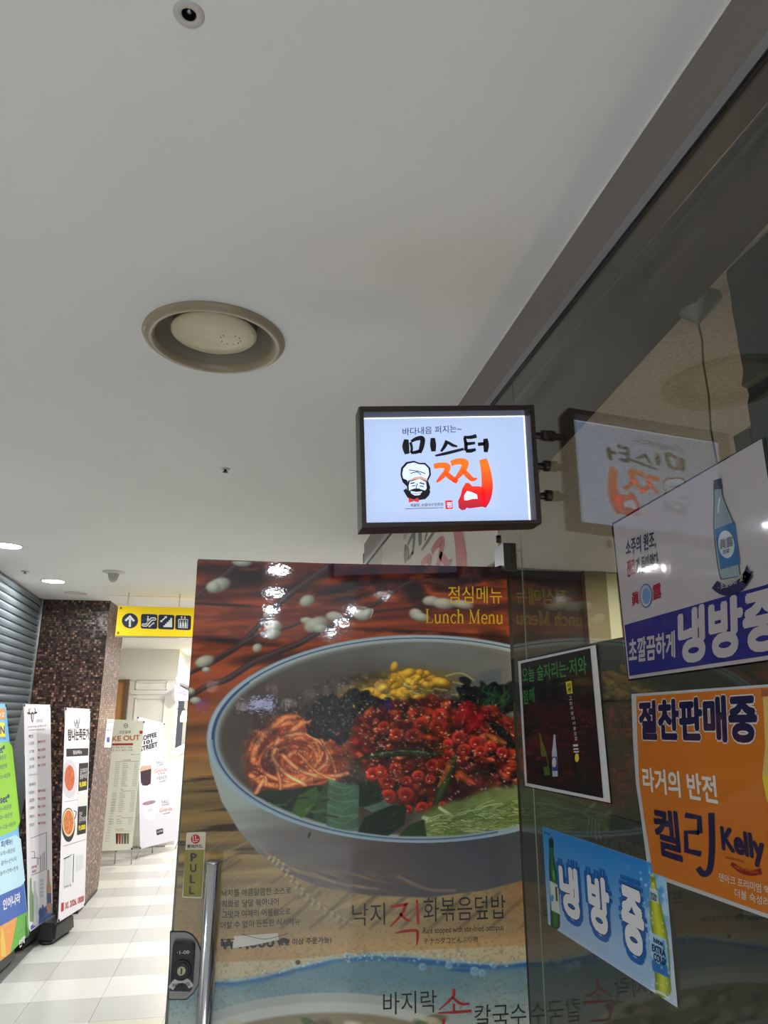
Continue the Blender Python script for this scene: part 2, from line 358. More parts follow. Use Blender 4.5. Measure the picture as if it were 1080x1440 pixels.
# left wall, pillar
shell('wall_left', (-3.2, -12, 0), (-2.45, 15, CEIL), M_plain)
shell('wall_left', (-2.45, -12, 0), (-1.96, 4.0, CEIL), M_plain)
shell('wall_back', (-3.2, -8.2, 0), (5.2, -8.1, CEIL), M_plain)
shell('wall_right', (5.1, -12, 0), (5.2, 8, CEIL), M_plain)
def mosaic(name, ax, tint, rough):
    m = bpy.data.materials.new(name); m.use_nodes = True; nt = m.node_tree; N = nt.nodes; L = nt.links; b = N['Principled BSDF']
    tc = N.new('ShaderNodeTexCoord'); sc = N.new('ShaderNodeVectorMath'); sc.operation = 'MULTIPLY'; s = 1/.0215
    sc.inputs[1].default_value = (s if ax == 'x' else 0, s if ax == 'y' else 0, s); L.new(tc.outputs['Object'], sc.inputs[0])
    fl = N.new('ShaderNodeVectorMath'); fl.operation = 'FLOOR'; L.new(sc.outputs[0], fl.inputs[0])
    wn = N.new('ShaderNodeTexWhiteNoise'); L.new(fl.outputs[0], wn.inputs['Vector'])
    cr = N.new('ShaderNodeValToRGB'); L.new(wn.outputs['Value'], cr.inputs[0]); e = cr.color_ramp; e.interpolation = 'CONSTANT'
    cols = [(0, (48, 36, 32)), (.24, (66, 49, 43)), (.45, (84, 62, 53)), (.62, (90, 69, 61)), (.76, (110, 84, 72)), (.87, (138, 105, 88)), (.95, (170, 132, 110))]
    while len(e.elements) < len(cols): e.elements.new(.5)
    for q, (p, c) in zip(e.elements, cols): q.position = p; q.color = lin([v*t for v, t in zip(c, tint)])+(1,)
    fr = N.new('ShaderNodeVectorMath'); fr.operation = 'FRACTION'; L.new(sc.outputs[0], fr.inputs[0])
    sp = N.new('ShaderNodeSeparateXYZ'); L.new(fr.outputs[0], sp.inputs[0]); ms = []
    for q in (('X' if ax == 'x' else 'Y'), 'Z'):
        g = N.new('ShaderNodeMath'); g.operation = 'GREATER_THAN'; g.inputs[1].default_value = .13; L.new(sp.outputs[q], g.inputs[0]); ms.append(g)
    mu = N.new('ShaderNodeMath'); mu.operation = 'MULTIPLY'; L.new(ms[0].outputs[0], mu.inputs[0]); L.new(ms[1].outputs[0], mu.inputs[1])
    mx = N.new('ShaderNodeMix'); mx.data_type = 'RGBA'; mx.inputs[6].default_value = lin((40, 33, 31))+(1,); L.new(cr.outputs[0], mx.inputs[7]); L.new(mu.outputs[0], mx.inputs[0])
    L.new(mx.outputs[2], b.inputs['Base Color']); b.inputs['Roughness'].default_value = rough
    bp = N.new('ShaderNodeBump'); bp.inputs['Distance'].default_value = .0012; L.new(mu.outputs[0], bp.inputs['Height'])
    # every tessera leans a little its own way
    w2 = N.new('ShaderNodeTexWhiteNoise'); L.new(fl.outputs[0], w2.inputs['Vector'])
    sb = N.new('ShaderNodeVectorMath'); sb.operation = 'SUBTRACT'; sb.inputs[1].default_value = (.5, .5, .5); L.new(w2.outputs['Color'], sb.inputs[0])
    s2 = N.new('ShaderNodeVectorMath'); s2.operation = 'SCALE'; s2.inputs['Scale'].default_value = .10; L.new(sb.outputs[0], s2.inputs[0])
    ad = N.new('ShaderNodeVectorMath'); L.new(bp.outputs[0], ad.inputs[0]); L.new(s2.outputs[0], ad.inputs[1])
    nm = N.new('ShaderNodeVectorMath'); nm.operation = 'NORMALIZE'; L.new(ad.outputs[0], nm.inputs[0]); L.new(nm.outputs[0], b.inputs['Normal'])
    return m
pil = struct(boxo('wall_pillar', (-2.40, 7.6, .04), (-1.475, 8.46, CEIL), [mosaic('mosaic_front', 'x', (1.0, .98, .98), .24), mosaic('mosaic_side_sheen', 'y', (1.3, 1.24, 1.3), .4)]))  # side tint raised: its paler grazing sheen is put into the colour
for p in pil.data.polygons: p.material_index = 1 if abs(p.normal.x) > .5 else 0
shell('baseboard_pillar', (-2.40, 7.606, 0), (-1.481, 8.46, .04), mat('dark_plinth', (40, 36, 35), .5))
# roller shutter
import itertools
S0, S1 = Vector((-1.905, 4.1, 0)), Vector((-2.135, 7.575, 0)); sd = (S1-S0).normalized(); sn = Vector((sd.y, -sd.x, 0)); 
if sn.x < 0: sn = -sn
shut = thing('roller_shutter', 'closed grey metal roller shutter with horizontal slats beside the mosaic pillar', 'shutter', tuple(S0))
M_slat = mat('shutter_slat_metal', (138, 150, 158), .42, metal=.55, vary=.06, vscale=1.2, stretch=(.5, .5, 8))
prof = [(.0, .0), (.010, .004), (.016, .020), (.017, .036), (.012, .050), (.0, .057), (-.006, .060), (-.006, .066)]
bm = bmesh.new(); LN = (S1-S0).length
A = [bm.verts.new(sn*a + Vector((0, 0, b))) for a, b in prof]; B = [bm.verts.new(sn*a + Vector((0, 0, b)) + sd*LN) for a, b in prof]
for i in range(len(prof)-1): bm.faces.new((A[i], B[i], B[i+1], A[i+1]))
sme = bpy.data.meshes.new('slat'); bmesh.ops.recalc_face_normals(bm, faces=bm.faces[:]); bm.to_mesh(sme); bm.free(); sme.materials.append(M_slat)
if sme.polygons[3].normal.dot(sn) < 0: sme.flip_normals()
for k in range(43):
    o = bpy.data.objects.new('slat', sme); COL.objects.link(o); o.parent = shut; o.location = (0, 0, .02+.066*k)
g0 = S1 + sd*-.03
slab('guide_rail', [g0+sn*.0, g0+sn*.03, g0+sn*.03+Vector((0, 0, CEIL-.003)), g0+Vector((0, 0, CEIL-.003))], sd*.045, M_steel, shut, .002)
# far end: white panelled wall, side bay, wooden door
FW = PY(10.9); LW = -1.10
xL = FW.at(170, 990).x - .6; xR = FW.at(247, 990).x
shell('wall_end', (xL-.4, 10.9, 0), (xR, 11.0, FARC), M_wallw)
zc = FW.at(210, 954).z
M_tr = mat('white_trim_paint', (235, 233, 224), .5)
we = bpy.data.objects['wall_end']
def fbox(name, x0, y0, x1, y1, d0, d1, m, parent=we, Y=10.9, bevel=0):
    a = PY(Y).at(x0, y0); b = PY(Y).at(x1, y0); b.z = PY(Y).at(x0, y1).z
    return boxo(name, (min(a.x, b.x), Y-d1, min(a.z, b.z)), (max(a.x, b.x), Y-d0, max(a.z, b.z)), m, parent, bevel)
fbox('cornice', 160, 951, 248, 955.5, 0, .03, M_tr)
fbox('shadow_line', 160, 908.6, 247, 910.2, 0, .012, mat('shadow_line_dark', (60, 55, 50), .9))  # dark strip painted as the shadow line where wall meets ceiling
def moulding(name, x0, y0, x1, y1, Y, parent, wdt=.02, m=None):
    a = PY(Y).at(x0, y0); b = PY(Y).at(x1, y0); b.z = PY(Y).at(x0, y1).z; bm = bmesh.new(); X0, X1, Z0, Z1 = a.x, b.x, b.z, a.z
    for c, d in (((X0, Z0), (X1, Z0+wdt)), ((X0, Z1-wdt), (X1, Z1)), ((X0, Z0), (X0+wdt, Z1)), ((X1-wdt, Z0), (X1, Z1))):
        box(bm, (c[0], Y-.02, c[1]), (d[0], Y, d[1]), .004)
    return fin(bm, name, m or M_tr, parent)
moulding('panel_moulding', 191, 958, 236, 970, 10.9, we); moulding('panel_moulding', 190, 981, 233, 1150, 10.9, we)
fbox('cornice', 184, 973.5, 243, 976.5, 0, .022, M_tr)
fbox('baseboard_end', 184, 1176, 246, 1190, 0, .02, M_tr)
dr = struct(fbox('door_1', 166, 958, 179, 1200, 0, .02, mat('orange_wood', (196, 142, 84), .45, vary=.12, vscale=8, stretch=(6, 1, .6)), None, Y=10.89)); 
fbox('door_frame', 178, 955.5, 183, 1200, 0, .06, mat('bronze_frame', (128, 108, 88), .4, metal=.3), dr, Y=10.89)
fbox('door_frame', 160, 955.5, 178, 958.5, 0, .06, _M['bronze_frame'], dr, Y=10.89)
bpy.data.objects['door_1'].name = 'door_1'
# side bay: wall receding from the corner, window with lamp, wainscot
sx = xR
shell('wall_side', (sx-.1, 11.0, H+.40), (sx, 14.5, FARC), M_wallw)
shell('wall_side', (sx-.1, 11.0, 0), (sx, 14.5, H-.60), M_wallw)
shell('wall_side', (sx-.1, 11.0, H-.6), (sx, 11.25, H+.40), M_tr)
shell('trim_3', (sx-.1, 11.0, H-.66), (sx+.03, 14.5, H-.60), M_tr)
shell('trim_4', (sx-.1, 11.0, H+.38), (sx+.03, 14.5, H+.42), M_tr)
shell('wall_far', (sx-.2, 14.5, 0), (1.6, 14.6, FARC), M_wallw)
shell('wall_far', (sx-2.4, 13, 0), (sx-.2, 13.1, FARC), mat('warm_shop_wall', (190, 160, 120), .7, vary=.1, vscale=3))
shell('wall_far', (1.5, 8.46, 0), (1.6, 14.6, FARC), M_plain)
# storefront: header, trims, glass
M_head = mat('header_metal', (132, 123, 117), .45, metal=.25, vary=.02, vscale=2)
shell('trim_5', (G, -1.2, HEAD), (G+.14, 4.57, CEIL-.002), M_head)
shell('trim_6', (G-.006, -1.2, TRIM+.002), (G+.06, 4.57, HEAD-.001), M_alu)
shell('trim_7', (G-.002, -1.2, TRIM-.007), (G+.05, 4.57, TRIM+.001), M_black)
tubeo('trim_8', [(G-.001, -1.2, CEIL-.002), (G-.001, 4.57, CEIL-.002)], .0022, M_tr, None, 8)['kind'] = 'structure'
M_glass = glass_mat('window_glass', (.86, .87, .85, 1), 1.5)
nt = M_glass.node_tree; fr = [n for n in nt.nodes if n.type == 'FRESNEL'][0]; lw = nt.nodes.new('ShaderNodeLayerWeight'); lw.inputs[0].default_value = .5
pw = nt.nodes.new('ShaderNodeMath'); pw.operation = 'POWER'; pw.inputs[1].default_value = 5.0; ma = nt.nodes.new('ShaderNodeMath'); ma.operation = 'MULTIPLY_ADD'
ma.inputs[1].default_value = .85; ma.inputs[2].default_value = .045
nt.links.new(lw.outputs['Facing'], pw.inputs[0]); nt.links.new(pw.outputs[0], ma.inputs[0])
nt.links.new(ma.outputs[0], [n for n in nt.nodes if n.type == 'MIX_SHADER'][0].inputs[0]); nt.nodes.remove(fr)
GZ = TRIM-.004; GB = G+.0025
JY = PX(G).at(737, 850).y; DTOP = H+.405
win = struct(boxo('window_1', (G, -1.2, .004), (GB, JY, GZ), M_glass))
boxo('pane', (G, JY+.003, .01), (GB, DOOR-.02, DTOP), M_glass, win)
boxo('pane', (G, JY+.003, DTOP+.006), (GB, 4.57, GZ), M_glass, win)
boxo('pane', (G, 2.75, .01), (GB, 4.57, DTOP), M_glass, win)
tubeo('joint', [(G, JY+.0015, .01), (G, JY+.0015, DTOP)], .0015, mat('glass_edge', (110, 124, 100), .3), win, 6)
# inside the shop
M_in = mat('shop_inside_ceiling', (206, 196, 184), .95, bump=.006, bscale=70, vary=.16, vscale=90)
a, b = onZ(800, 620, TRIM), onZ(1020, 380, TRIM)
k = (b-a)/(b.y-a.y); e0 = a + k*(-1.2-a.y); e1 = a + k*(4.5-a.y)
struct(slab('ceiling_soffit', [(G+.14, -1.2, TRIM), tuple(e0), tuple(e1), (G+.14, 4.5, TRIM)], (0, 0, .14), mat('soffit_paint', (64, 58, 50), .8)))
YB = onZ(800, 803, H+.93).y
shell('ceiling_inside', (G+.14, -1.2, H+.925), (5.1, YB, H+1.0), M_in)
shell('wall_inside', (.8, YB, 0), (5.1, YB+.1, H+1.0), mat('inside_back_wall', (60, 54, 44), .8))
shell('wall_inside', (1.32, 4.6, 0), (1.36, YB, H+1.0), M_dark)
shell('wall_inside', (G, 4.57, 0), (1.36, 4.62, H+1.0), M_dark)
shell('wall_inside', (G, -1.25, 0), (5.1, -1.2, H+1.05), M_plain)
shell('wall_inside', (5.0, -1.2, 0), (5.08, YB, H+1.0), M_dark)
# ================================================================== CEILING FITTINGS
M_em = mat('lamp_diffuser', (255, 252, 245), .5, emit=9, ecol=(255, 250, 240))
for i, (x, y, zl) in enumerate([q+(CEIL,) for q in LIGHTS] + [q+(FARC,) for q in FAR_FILL_LIGHTS]):
    lab = (['round ceiling downlight at the left edge, nearer, above the shutter', 'round ceiling downlight farther along beside the mosaic pillar', 'round ceiling downlight beyond the left edge, third before the pillar', 'round ceiling downlight beyond the left edge, level with the lightbox sign'] +
           ['%s ceiling downlight of the middle row mirrored in the poster above the catkins' % w_ for w_ in ('first', 'second', 'third', 'fourth', 'fifth')] + ['%s ceiling downlight of the right row mirrored in the poster' % w_ for w_ in ('first', 'second', 'third', 'fourth')] +
           ['ceiling downlight mirrored low in the lunch menu heading', 'ceiling downlight nearest the viewpoint on the shop side', 'ceiling downlight behind the viewpoint on the shutter side', 'ceiling downlight just behind the glass door', 'ceiling downlight second behind the glass door', 'ceiling downlight behind the door on the shop side', 'nearest downlight in the low ceiling by the far shop', 'second downlight in the low ceiling by the far shop', 'last downlight in the low ceiling by the far shop', 'downlight in the low ceiling right of the far row'])[i]
    t = thing('ceiling_downlight', lab, 'ceiling light', (x, y, zl), 'round ceiling downlights')
    lathe('trim_ring', [(LAMP_R-.004, .015), (LAMP_R-.002, -.003), (LAMP_R+.004, -.006), (LAMP_R+.013, -.004), (LAMP_R+.014, .0005)], (x, y, zl), M_tr, t, 32)
    lathe('diffuser', [(LAMP_R-.003, .010), (LAMP_R*.6, .009), (0, .008)], (x, y, zl), M_em, t, 32)
    ld = bpy.data.lights.new('lamp', 'AREA'); ld.shape = 'DISK'; ld.size = LAMP_R*1.9; ld.energy = LAMP_W*(1.25 if y < 0 and x > .9 else .7 if y < 0 else .5 if y < 4 else .42 if x < -1.5 else 1.15 if y < 8 else 1.35); ld.color = (1, .985, .95) if y > 4 else (.82, .9, 1)
    lo = bpy.data.objects.new('lamp', ld); COL.objects.link(lo); lo.location = (0, 0, .004); lo.parent = t
# air diffuser
x, y = DIF
M_cream = mat('aged_cream_enamel', (156, 142, 118), .38, vary=.08, vscale=9, coat=.3)
M_disc = mat('stained_cream_disc', (206, 192, 160), .42, vary=.09, vscale=14, coat=.2)
t = thing('air_diffuser', 'large round cream ceiling air diffuser with a central disc', 'air diffuser', (x, y, CEIL))
ringp = [(.206, .002), (.207, -.004), (.203, -.011), (.195, -.017), (.187, -.019), (.178, -.016), (.172, -.009), (.169, .0), (.168, .012)]
lathe('outer_ring', ringp, (x, y, CEIL), M_cream, t, 72)
lathe('cone', [(.169, .004), (.160, .022), (.150, .040), (.128, .058), (.124, .060), (.124, .075), (.088, .078)], (x, y, CEIL), mat('diffuser_cone', (140, 132, 118), .5, vary=.06, vscale=12), t, 72)
lathe('throat', [(.089, .076), (.089, .2), (0, .2)], (x, y, CEIL), M_black, t, 48)
lathe('bracket', [(.012, .03), (.012, .19), (0, .19)], (x, y, CEIL), M_alu, t, 12)
lathe('disc', [(0, .002), (.06, .0015), (.116, .004), (.1245, .009), (.125, .013), (.118, .017), (0, .019)], (x-.002, y-.012, CEIL), M_disc, t, 72)
for a in (10, 40, 75, 110, 150, 200, 230, 300, 330): boxo('screw_hole', (x+.045+.03*math.cos(math.radians(a))-.0016, y+.0+.028*math.sin(math.radians(a))-.0016, CEIL+.0006), (x+.045+.03*math.cos(math.radians(a))+.0016, y+.028*math.sin(math.radians(a))+.0016, CEIL+.004), mat('screw_dark', (60, 52, 40), .5), t)
# sprinklers
t = thing('sprinkler_head', 'recessed metal sprinkler head in a round plate at the top of the ceiling', 'sprinkler', SPR[0]+(CEIL,))
x, y = SPR[0]
lathe('cover_plate', [(.0115, .012), (.0115, -.001), (.0125, -.003), (.023, -.0028), (.0245, 0)], (x, y, CEIL), mat('plate_grey', (205, 200, 196), .5), t, 48)
lathe('cup', [(.0114, -.001), (.0112, .03), (0, .03)], (x, y, CEIL), mat('cup_dark', (50, 50, 46), .4, metal=.5), t, 32)
lathe('nozzle', [(0, .002), (.004, .002), (.004, .006), (.0085, .008), (.0085, .012), (.005, .014), (.005, .028), (0, .03)], (x, y-.001, CEIL), M_steel, t, 24)
x, y = SPR[1]
t = thing('sprinkler_head', 'tiny dark sprinkler head in the bare ceiling left of the lightbox sign', 'sprinkler', (x, y, CEIL))
lathe('cover_plate', [(.022, 0), (.020, -.004), (.010, -.005), (.0, -.005)], (x, y, CEIL), mat('plate_grey', (205, 200, 196), .5), t, 32)
lathe('nozzle', [(.006, -.005), (.006, -.014), (.0125, -.016), (.0125, -.018), (0, -.019)], (x, y, CEIL), mat('cup_dark', (50, 50, 46), .4), t, 20)
x, y = -1.148, 5.92
t = thing('ceiling_detector', 'white ceiling detector with a wide flange and hanging cone nose', 'detector', (x, y, CEIL))
lathe('flange', [(.088, 0), (.086, -.006), (.06, -.014), (.04, -.018)], (x, y, CEIL), mat('detector_white', (214, 212, 204), .5), t, 36)
lathe('nose', [(.045, -.016), (.040, -.04), (.032, -.065), (.018, -.082), (0, -.088)], (x, y, CEIL), mat('detector_lens', (190, 186, 178), .4), t, 30)
x, y = -1.70, 7.12
t = thing('ceiling_speaker', 'flat round white ceiling speaker in front of the mosaic pillar', 'speaker', (x, y, CEIL))
lathe('rim', [(.105, 0), (.104, -.004), (.098, -.005), (.094, -.002), (.0, -.002)], (x, y, CEIL), mat('detector_white', (214, 212, 204), .5), t, 40)
x, y = -1.84, 6.02
t = thing('sprinkler_head', 'small grey sprinkler head on the ceiling beside the farther downlight', 'sprinkler', (x, y, CEIL))
lathe('nozzle', [(.03, 0), (.03, -.003), (.008, -.004), (.008, -.018), (.018, -.02), (0, -.022)], (x, y, CEIL), M_steel, t, 20)
# ================================================================== BLADE SIGN
YF, YB0 = 1.50, 1.566
S = PY(YF); SF = PY(YF+.035)
M_fr = mat('sign_frame_brown', (58, 50, 50), .4, metal=.3)
OUT = [(505.5, 571.5), (751, 569.5), (762, 735), (509, 742)]      # TL TR BR BL
INN = [(511.5, 579.5), (745, 576.5), (754.5, 731), (515.5, 735)]
sign = thing('blade_sign', 'white backlit lightbox sign with a chef and red lettering, projecting from the shop glass', 'sign', (.43, 1.56, H+.54))
bm = bmesh.new(); TH = YB0-YF
def q3(pl, p, dy=0): v = pl.at(*p); return Vector((v.x, v.y+dy, v.z))
o_f = [q3(S, p) for p in OUT]; i_f = [q3(S, p) for p in INN]
o_f2 = [v + (v-Vector((.43, v.y, H+.54))).normalized()*.0015 for v in o_f]
rings = [[v+Vector((0, .036, 0)) for v in i_f], i_f, [v+Vector((0, .0, 0)) for v in o_f], [v+Vector((0, .01, 0)) for v in o_f2], [v+Vector((0, TH-.01, 0)) for v in o_f2], [v+Vector((0, TH, 0)) for v in o_f], [v+Vector((0, TH, 0)) for v in i_f], [v+Vector((0, TH-.01, 0)) for v in i_f]]
for k in range(4):
    side = [[bm.verts.new(r[k]), bm.verts.new(r[(k+1) % 4])] for r in rings]
    for a, b in zip(side, side[1:]): bm.faces.new((a[0], a[1], b[1], b[0]))
fin(bm, 'frame', M_fr, sign)
def facem(name, e):
    return mat(name, (170, 190, 230), .35, emit=e, ecol=(190, 211, 250))
for nm, dy in (('face_panel', .035), ('face_panel', TH-.016)):
    P = [v+Vector((0, dy, 0)) + (v-Vector((.43, v.y, H+.54))).normalized()*.001 for v in i_f]
    slab(nm, P, (0, .004, 0), facem('sign_face', .62), sign)
M_edge = mat('face_edge_glow', (235, 240, 255), .4, emit=1.0, ecol=(240, 245, 255))
bm = bmesh.new()
for k in range(4):
    a, b = i_f[k], i_f[(k+1) % 4]; c = Vector((.43, a.y, H+.54)); w_ = .0035
    for d in (.0345,):
        f = bm.faces.new([bm.verts.new(v+Vector((0, d, 0))) for v in (a, b, b+(c-b).normalized()*w_*1.3, a+(c-a).normalized()*w_*1.3)])
fin(bm, 'light_edge', M_edge, sign)
# printing on both faces: local axes of the face, letters authored on the front
class Back:                         # the same print seen on the back face, mirrored about the sign's middle
    def __init__(s, pl, yb, cx): s.pl = pl; s.yb = yb; s.cx = cx; s.n = Vector((0, 1, 0)); s.u = s.v = None
    def uv(s, x, y): return s.pl.uv(x, y)
    def w(s, u, v, n=0.): p = s.pl.w(u, v, 0); return Vector((2*s.cx-p.x, s.yb+n, p.z + (p.x-s.cx)*-.0))
    def at(s, x, y, n=0.): return s.w(*s.uv(x, y), n)
SP = PY(YF+.035)
I_bk = mat('sign_ink_black', (34, 34, 40), .4); I_nv = mat('sign_ink_navy', (50, 70, 125), .4, emit=.12, ecol=(50, 70, 130))
def grad_ink():
    m = mat('sign_ink_red', (225, 50, 40), .4, emit=.5); nt = m.node_tree; N = nt.nodes; L = nt.links; b = N['Principled BSDF']
    tc = N.new('ShaderNodeTexCoord'); sp = N.new('ShaderNodeSeparateXYZ'); L.new(tc.outputs['Generated'], sp.inputs[0]); cr = N.new('ShaderNodeValToRGB'); L.new(sp.outputs[2], cr.inputs[0])
    e = cr.color_ramp.elements; e[0].color = lin((176, 40, 62))+(1,); e[0].position = .05; e[1].color = lin((238, 122, 40))+(1,); e[1].position = .85
    q = cr.color_ramp.elements.new(.35); q.color = lin((232, 36, 38))+(1,)
    L.new(cr.outputs[0], b.inputs['Base Color']); L.new(cr.outputs[0], b.inputs['Emission Color']); b.inputs['Emission Strength'].default_value = .62; return m
I_rd = grad_ink(); I_skin = mat('sign_ink_skin', (232, 176, 150), .4, emit=.5); I_wh = mat('sign_ink_white', (205, 218, 248), .4, emit=.85, ecol=(200, 216, 250))
I_bow = mat('sign_ink_bow', (230, 60, 50), .4, emit=.5)
def sign_print(SP, par, suf, n0=.0006):
    def ribbon(p, w, sm=True, R=globals()['ribbon']): return R(p, [v*(1.22 if max(w) > 2.5 else 1) for v in w] if isinstance(w, list) else w, sm)
    row('바다내음 퍼지는~', SP, 566, 612.5, 649, 607.5, 10.5, I_nv, parent=par, n=n0, bold=.008)
    # brush lettering of the second row
    st = [ribbon([(571.5, 618), (570.5, 628), (572.5, 638.5)], [5, 8, 5.5]), ribbon([(578, 621), (586, 617), (594, 617), (593, 628), (590, 637)], [3, 4.5, 5.5, 5.5, 4]), ribbon([(578, 637), (585, 636), (591, 634)], [3, 4, 4]), ribbon([(577, 622), (579, 630), (578, 637)], [3, 3, 3]),
          ribbon([(608.5, 616), (609, 626), (609.5, 635)], [5, 7, 5]), ribbon([(629, 620), (625, 628), (620, 635)], [5, 4, 2.5]), ribbon([(630, 622), (636, 626), (643, 628)], [3, 3.5, 2]), ribbon([(612, 641), (628, 637.5), (652, 631.5)], [2, 3.5, 3]),
          ribbon([(652, 615), (662, 615), (670, 613)], [3, 4, 4.5]), ribbon([(653, 616), (655, 624), (655, 634)], [3, 4, 4]), ribbon([(655, 624.5), (668, 623)], [4, 3]), ribbon([(655, 634), (662, 634), (669, 632)], [4, 4.5, 3]), ribbon([(672, 625), (682, 624)], [4, 4]), ribbon([(682.5, 617), (683.5, 626), (683, 636)], [5, 6.5, 4.5])]
    flats('brush_lettering', SP, [q for s in st for q in s], I_bk, n0, par)
    rd = [ribbon([(610, 656), (620, 654.5), (629, 656), (627, 664), (620, 672), (614, 678)], [6, 6.5, 7, 6, 5, 2]), ribbon([(626, 664), (633, 671), (642, 677), (636, 676)], [5, 6, 5, 3]),
          ribbon([(634, 652), (644, 649), (654, 651), (651, 661), (644, 670), (638, 676)], [6, 7, 8, 7, 5, 2]), ribbon([(650, 660), (657, 668), (664, 674), (671, 673)], [5, 6, 5, 1.5]),
          ribbon([(679, 646), (683, 662), (685, 682), (683, 700), (679, 713)], [9, 11, 13, 12, 7]), [[(655, 679), (660, 679.5), (664, 684), (675, 684), (682, 688), (684, 712), (672, 713.5), (660, 715), (656, 714), (654, 717), (649, 717.5), (645, 714), (644, 705), (648, 696), (650, 687)]]]
    flats('brush_lettering', SP, [q for s in rd for q in s], I_rd, n0+.0002, par)
    flats('counter_of_letter', SP, [[(652.5, 697), (656.5, 690.5), (663, 692), (670.5, 695.5), (671.5, 701.5), (664, 702), (656, 704), (652.5, 703.5)]], I_wh, n0+.0005, par)
    # chef's head: hat, face, beard, bow
    hat = [(563, 668), (564, 658), (571, 650), (582, 648), (590, 651), (598, 651), (605, 658), (606, 668), (602, 676), (600, 686), (572, 684), (566, 678)]
    flats('chef_ink', SP, [hat], I_bk, n0, par)
    hin = [(565.5, 667), (567, 659), (573, 652.5), (582, 650.5), (589, 653), (597, 653.5), (602.5, 659), (603.5, 667), (600, 675), (598, 682), (575, 681), (572, 675), (567, 673)]
    flats('chef_paper', SP, [hin], I_wh, n0+.0002, par)
    face = [(574, 676), (590, 671), (602, 677), (605, 686), (602, 694), (596, 698), (584, 698), (574, 694), (572, 686)]
    flats('chef_ink', SP, [face], I_bk, n0+.0003, par)
    flats('chef_paper', SP, [[(576, 677.5), (590, 673.5), (599, 678), (600, 688), (594, 693), (582, 693.5), (575, 690), (574.5, 684)]], I_wh, n0+.0004, par)
    flats('chef_skin', SP, [[(575, 677), (582, 671.5), (592, 670), (600, 674), (601, 677), (591, 673.5), (580, 675)]], I_skin, n0+.0005, par)
    be = [(567, 690), (571, 687), (574, 691), (580, 688), (590, 688.5), (598, 690), (602, 683), (605, 692), (603, 697), (598, 702), (585, 704), (573, 700)]
    flats('chef_ink', SP, [be] + [q for s in (ribbon([(577, 680), (583, 679)], 1.6), ribbon([(590, 679), (597, 681)], 1.6), ribbon([(579, 683.5), (584, 683)], 1.2), ribbon([(590, 683.5), (596, 684.5)], 1.2), ribbon([(587, 680), (585, 687), (590, 687.5)], 1.1), ribbon([(575, 661), (588, 663), (598, 666)], 1.1), ribbon([(577, 666), (586, 664), (592, 668)], 1.1)) for q in s], I_bk, n0+.0005, par)
    flats('chef_paper', SP, [[(577, 690.5), (585, 692), (594, 691), (590, 696.5), (583, 697), (578, 694)]], I_wh, n0+.0006, par)
    flats('chef_ink', SP, [q for s in (ribbon([(577, 690), (585, 688), (595, 690)], 1.8), ribbon([(579, 694), (586, 694.5), (592, 693)], .7)) for q in s], I_bk, n0+.0007, par)
    flats('bow_tie', SP, [[(574, 700), (581, 703), (588, 700), (589, 706.5), (582, 704.8), (575, 707)]], I_bow, n0+.0006, par)
    row('해물탕, 손칼국수전문점', SP, 577, 713.2, 623, 711.5, 4.6, I_bk, parent=par, n=n0, bold=.01)
    flats('rule', SP, [[(570, 715.2), (623, 713.6), (623, 714.3), (570, 715.9)]], I_bk, n0, par)
    flats('seal', SP, [[(626, 704), (636, 703.5), (636.5, 715.5), (626.5, 716)]], I_bow, n0, par)
    row('찜', SP, 628, 714, 635, 714, 8, I_wh, parent=par, n=n0+.0003, bold=.02)
sign_print(SP, sign, '')
cxm = (i_f[0].x+i_f[2].x)/2
sign_print(Back(SP, YF+TH-.012, cxm), sign, 'b')
armt = thing('sign_bracket', 'three dark round arms holding the lightbox sign to the glass', 'bracket', (.665, 1.56, H+.57))
for y in (610, 655.5, 699):
    p = PX(G-.003).at(771, y); z = p.z
    tubeo('arm', [(.628, 1.534, z-.004), (.676, 1.534, z)], .0085, M_black, armt, 14)
    tubeo('flange', [(.664, 1.534, z), (.679, 1.534, z)], .0135, M_black, armt, 16)
p = S.at(708, 751); lathe('drain_stub', [(0, -.012), (.006, -.012), (.006, .004), (0, .004)], (p.x, 1.534, p.z), M_black, sign, 12)
# ================================================================== GLASS DOOR WITH THE LUNCH MENU
DP = PY(DOOR)
xl, xr = DP.at(277, 788).x, DP.at(712, 797).x
zt = DP.at(500, 792.5).z
M_edgeg = mat('door_glass_edge', (80, 88, 76), .12, spec=.8)
door = thing('glass_door', 'open glass door with a long steel handle and black lock, hung on the shop glass', 'door', (xr, DOOR, 0))
boxo('leaf', (xl+.002, DOOR, .012), (xr-.002, DOOR+.012, zt-.002), [M_edgeg], door, .0015)
# clamp on the transom over the pivot and the one on the door
p0, p1 = PX(G).at(703, 765), PX(G).at(724, 800)
clamp = slab('top_clamp', [(G-.018, DOOR-.03, zt-.012), (G-.018, DOOR-.03, zt+.068), (G-.018, DOOR+.05, zt+.068), (G-.018, DOOR+.05, zt+.012)], (.034, 0, 0), M_alu, door, .002)
boxo('clamp_seam', (G-.0185, DOOR-.0315, zt-.010), (G+.017, DOOR-.0298, zt+.066), M_black, door)
boxo('bottom_clamp', (xr-.16, DOOR-.004, .012), (xr, DOOR+.016, .06), M_chrome, door)
hx = DP.at(300, 1300); HY = DOOR-.055; hp = PY(HY); a = hp.at(300.5, 1211)
tubeo('handle', [(a.x, HY, a.z), (a.x, HY, a.z-1.05)], .0175*.98, M_chrome, door, 28)
lathe('handle_cap', [(0, .002), (.0155, .002), (.0172, -.001), (.0172, -.004)], (a.x, HY, a.z), M_steel, door, 28)
for dz in (.09, .96): tubeo('standoff', [(a.x, HY, a.z-dz), (a.x, DOOR, a.z-dz)], .010, M_chrome, door, 14)
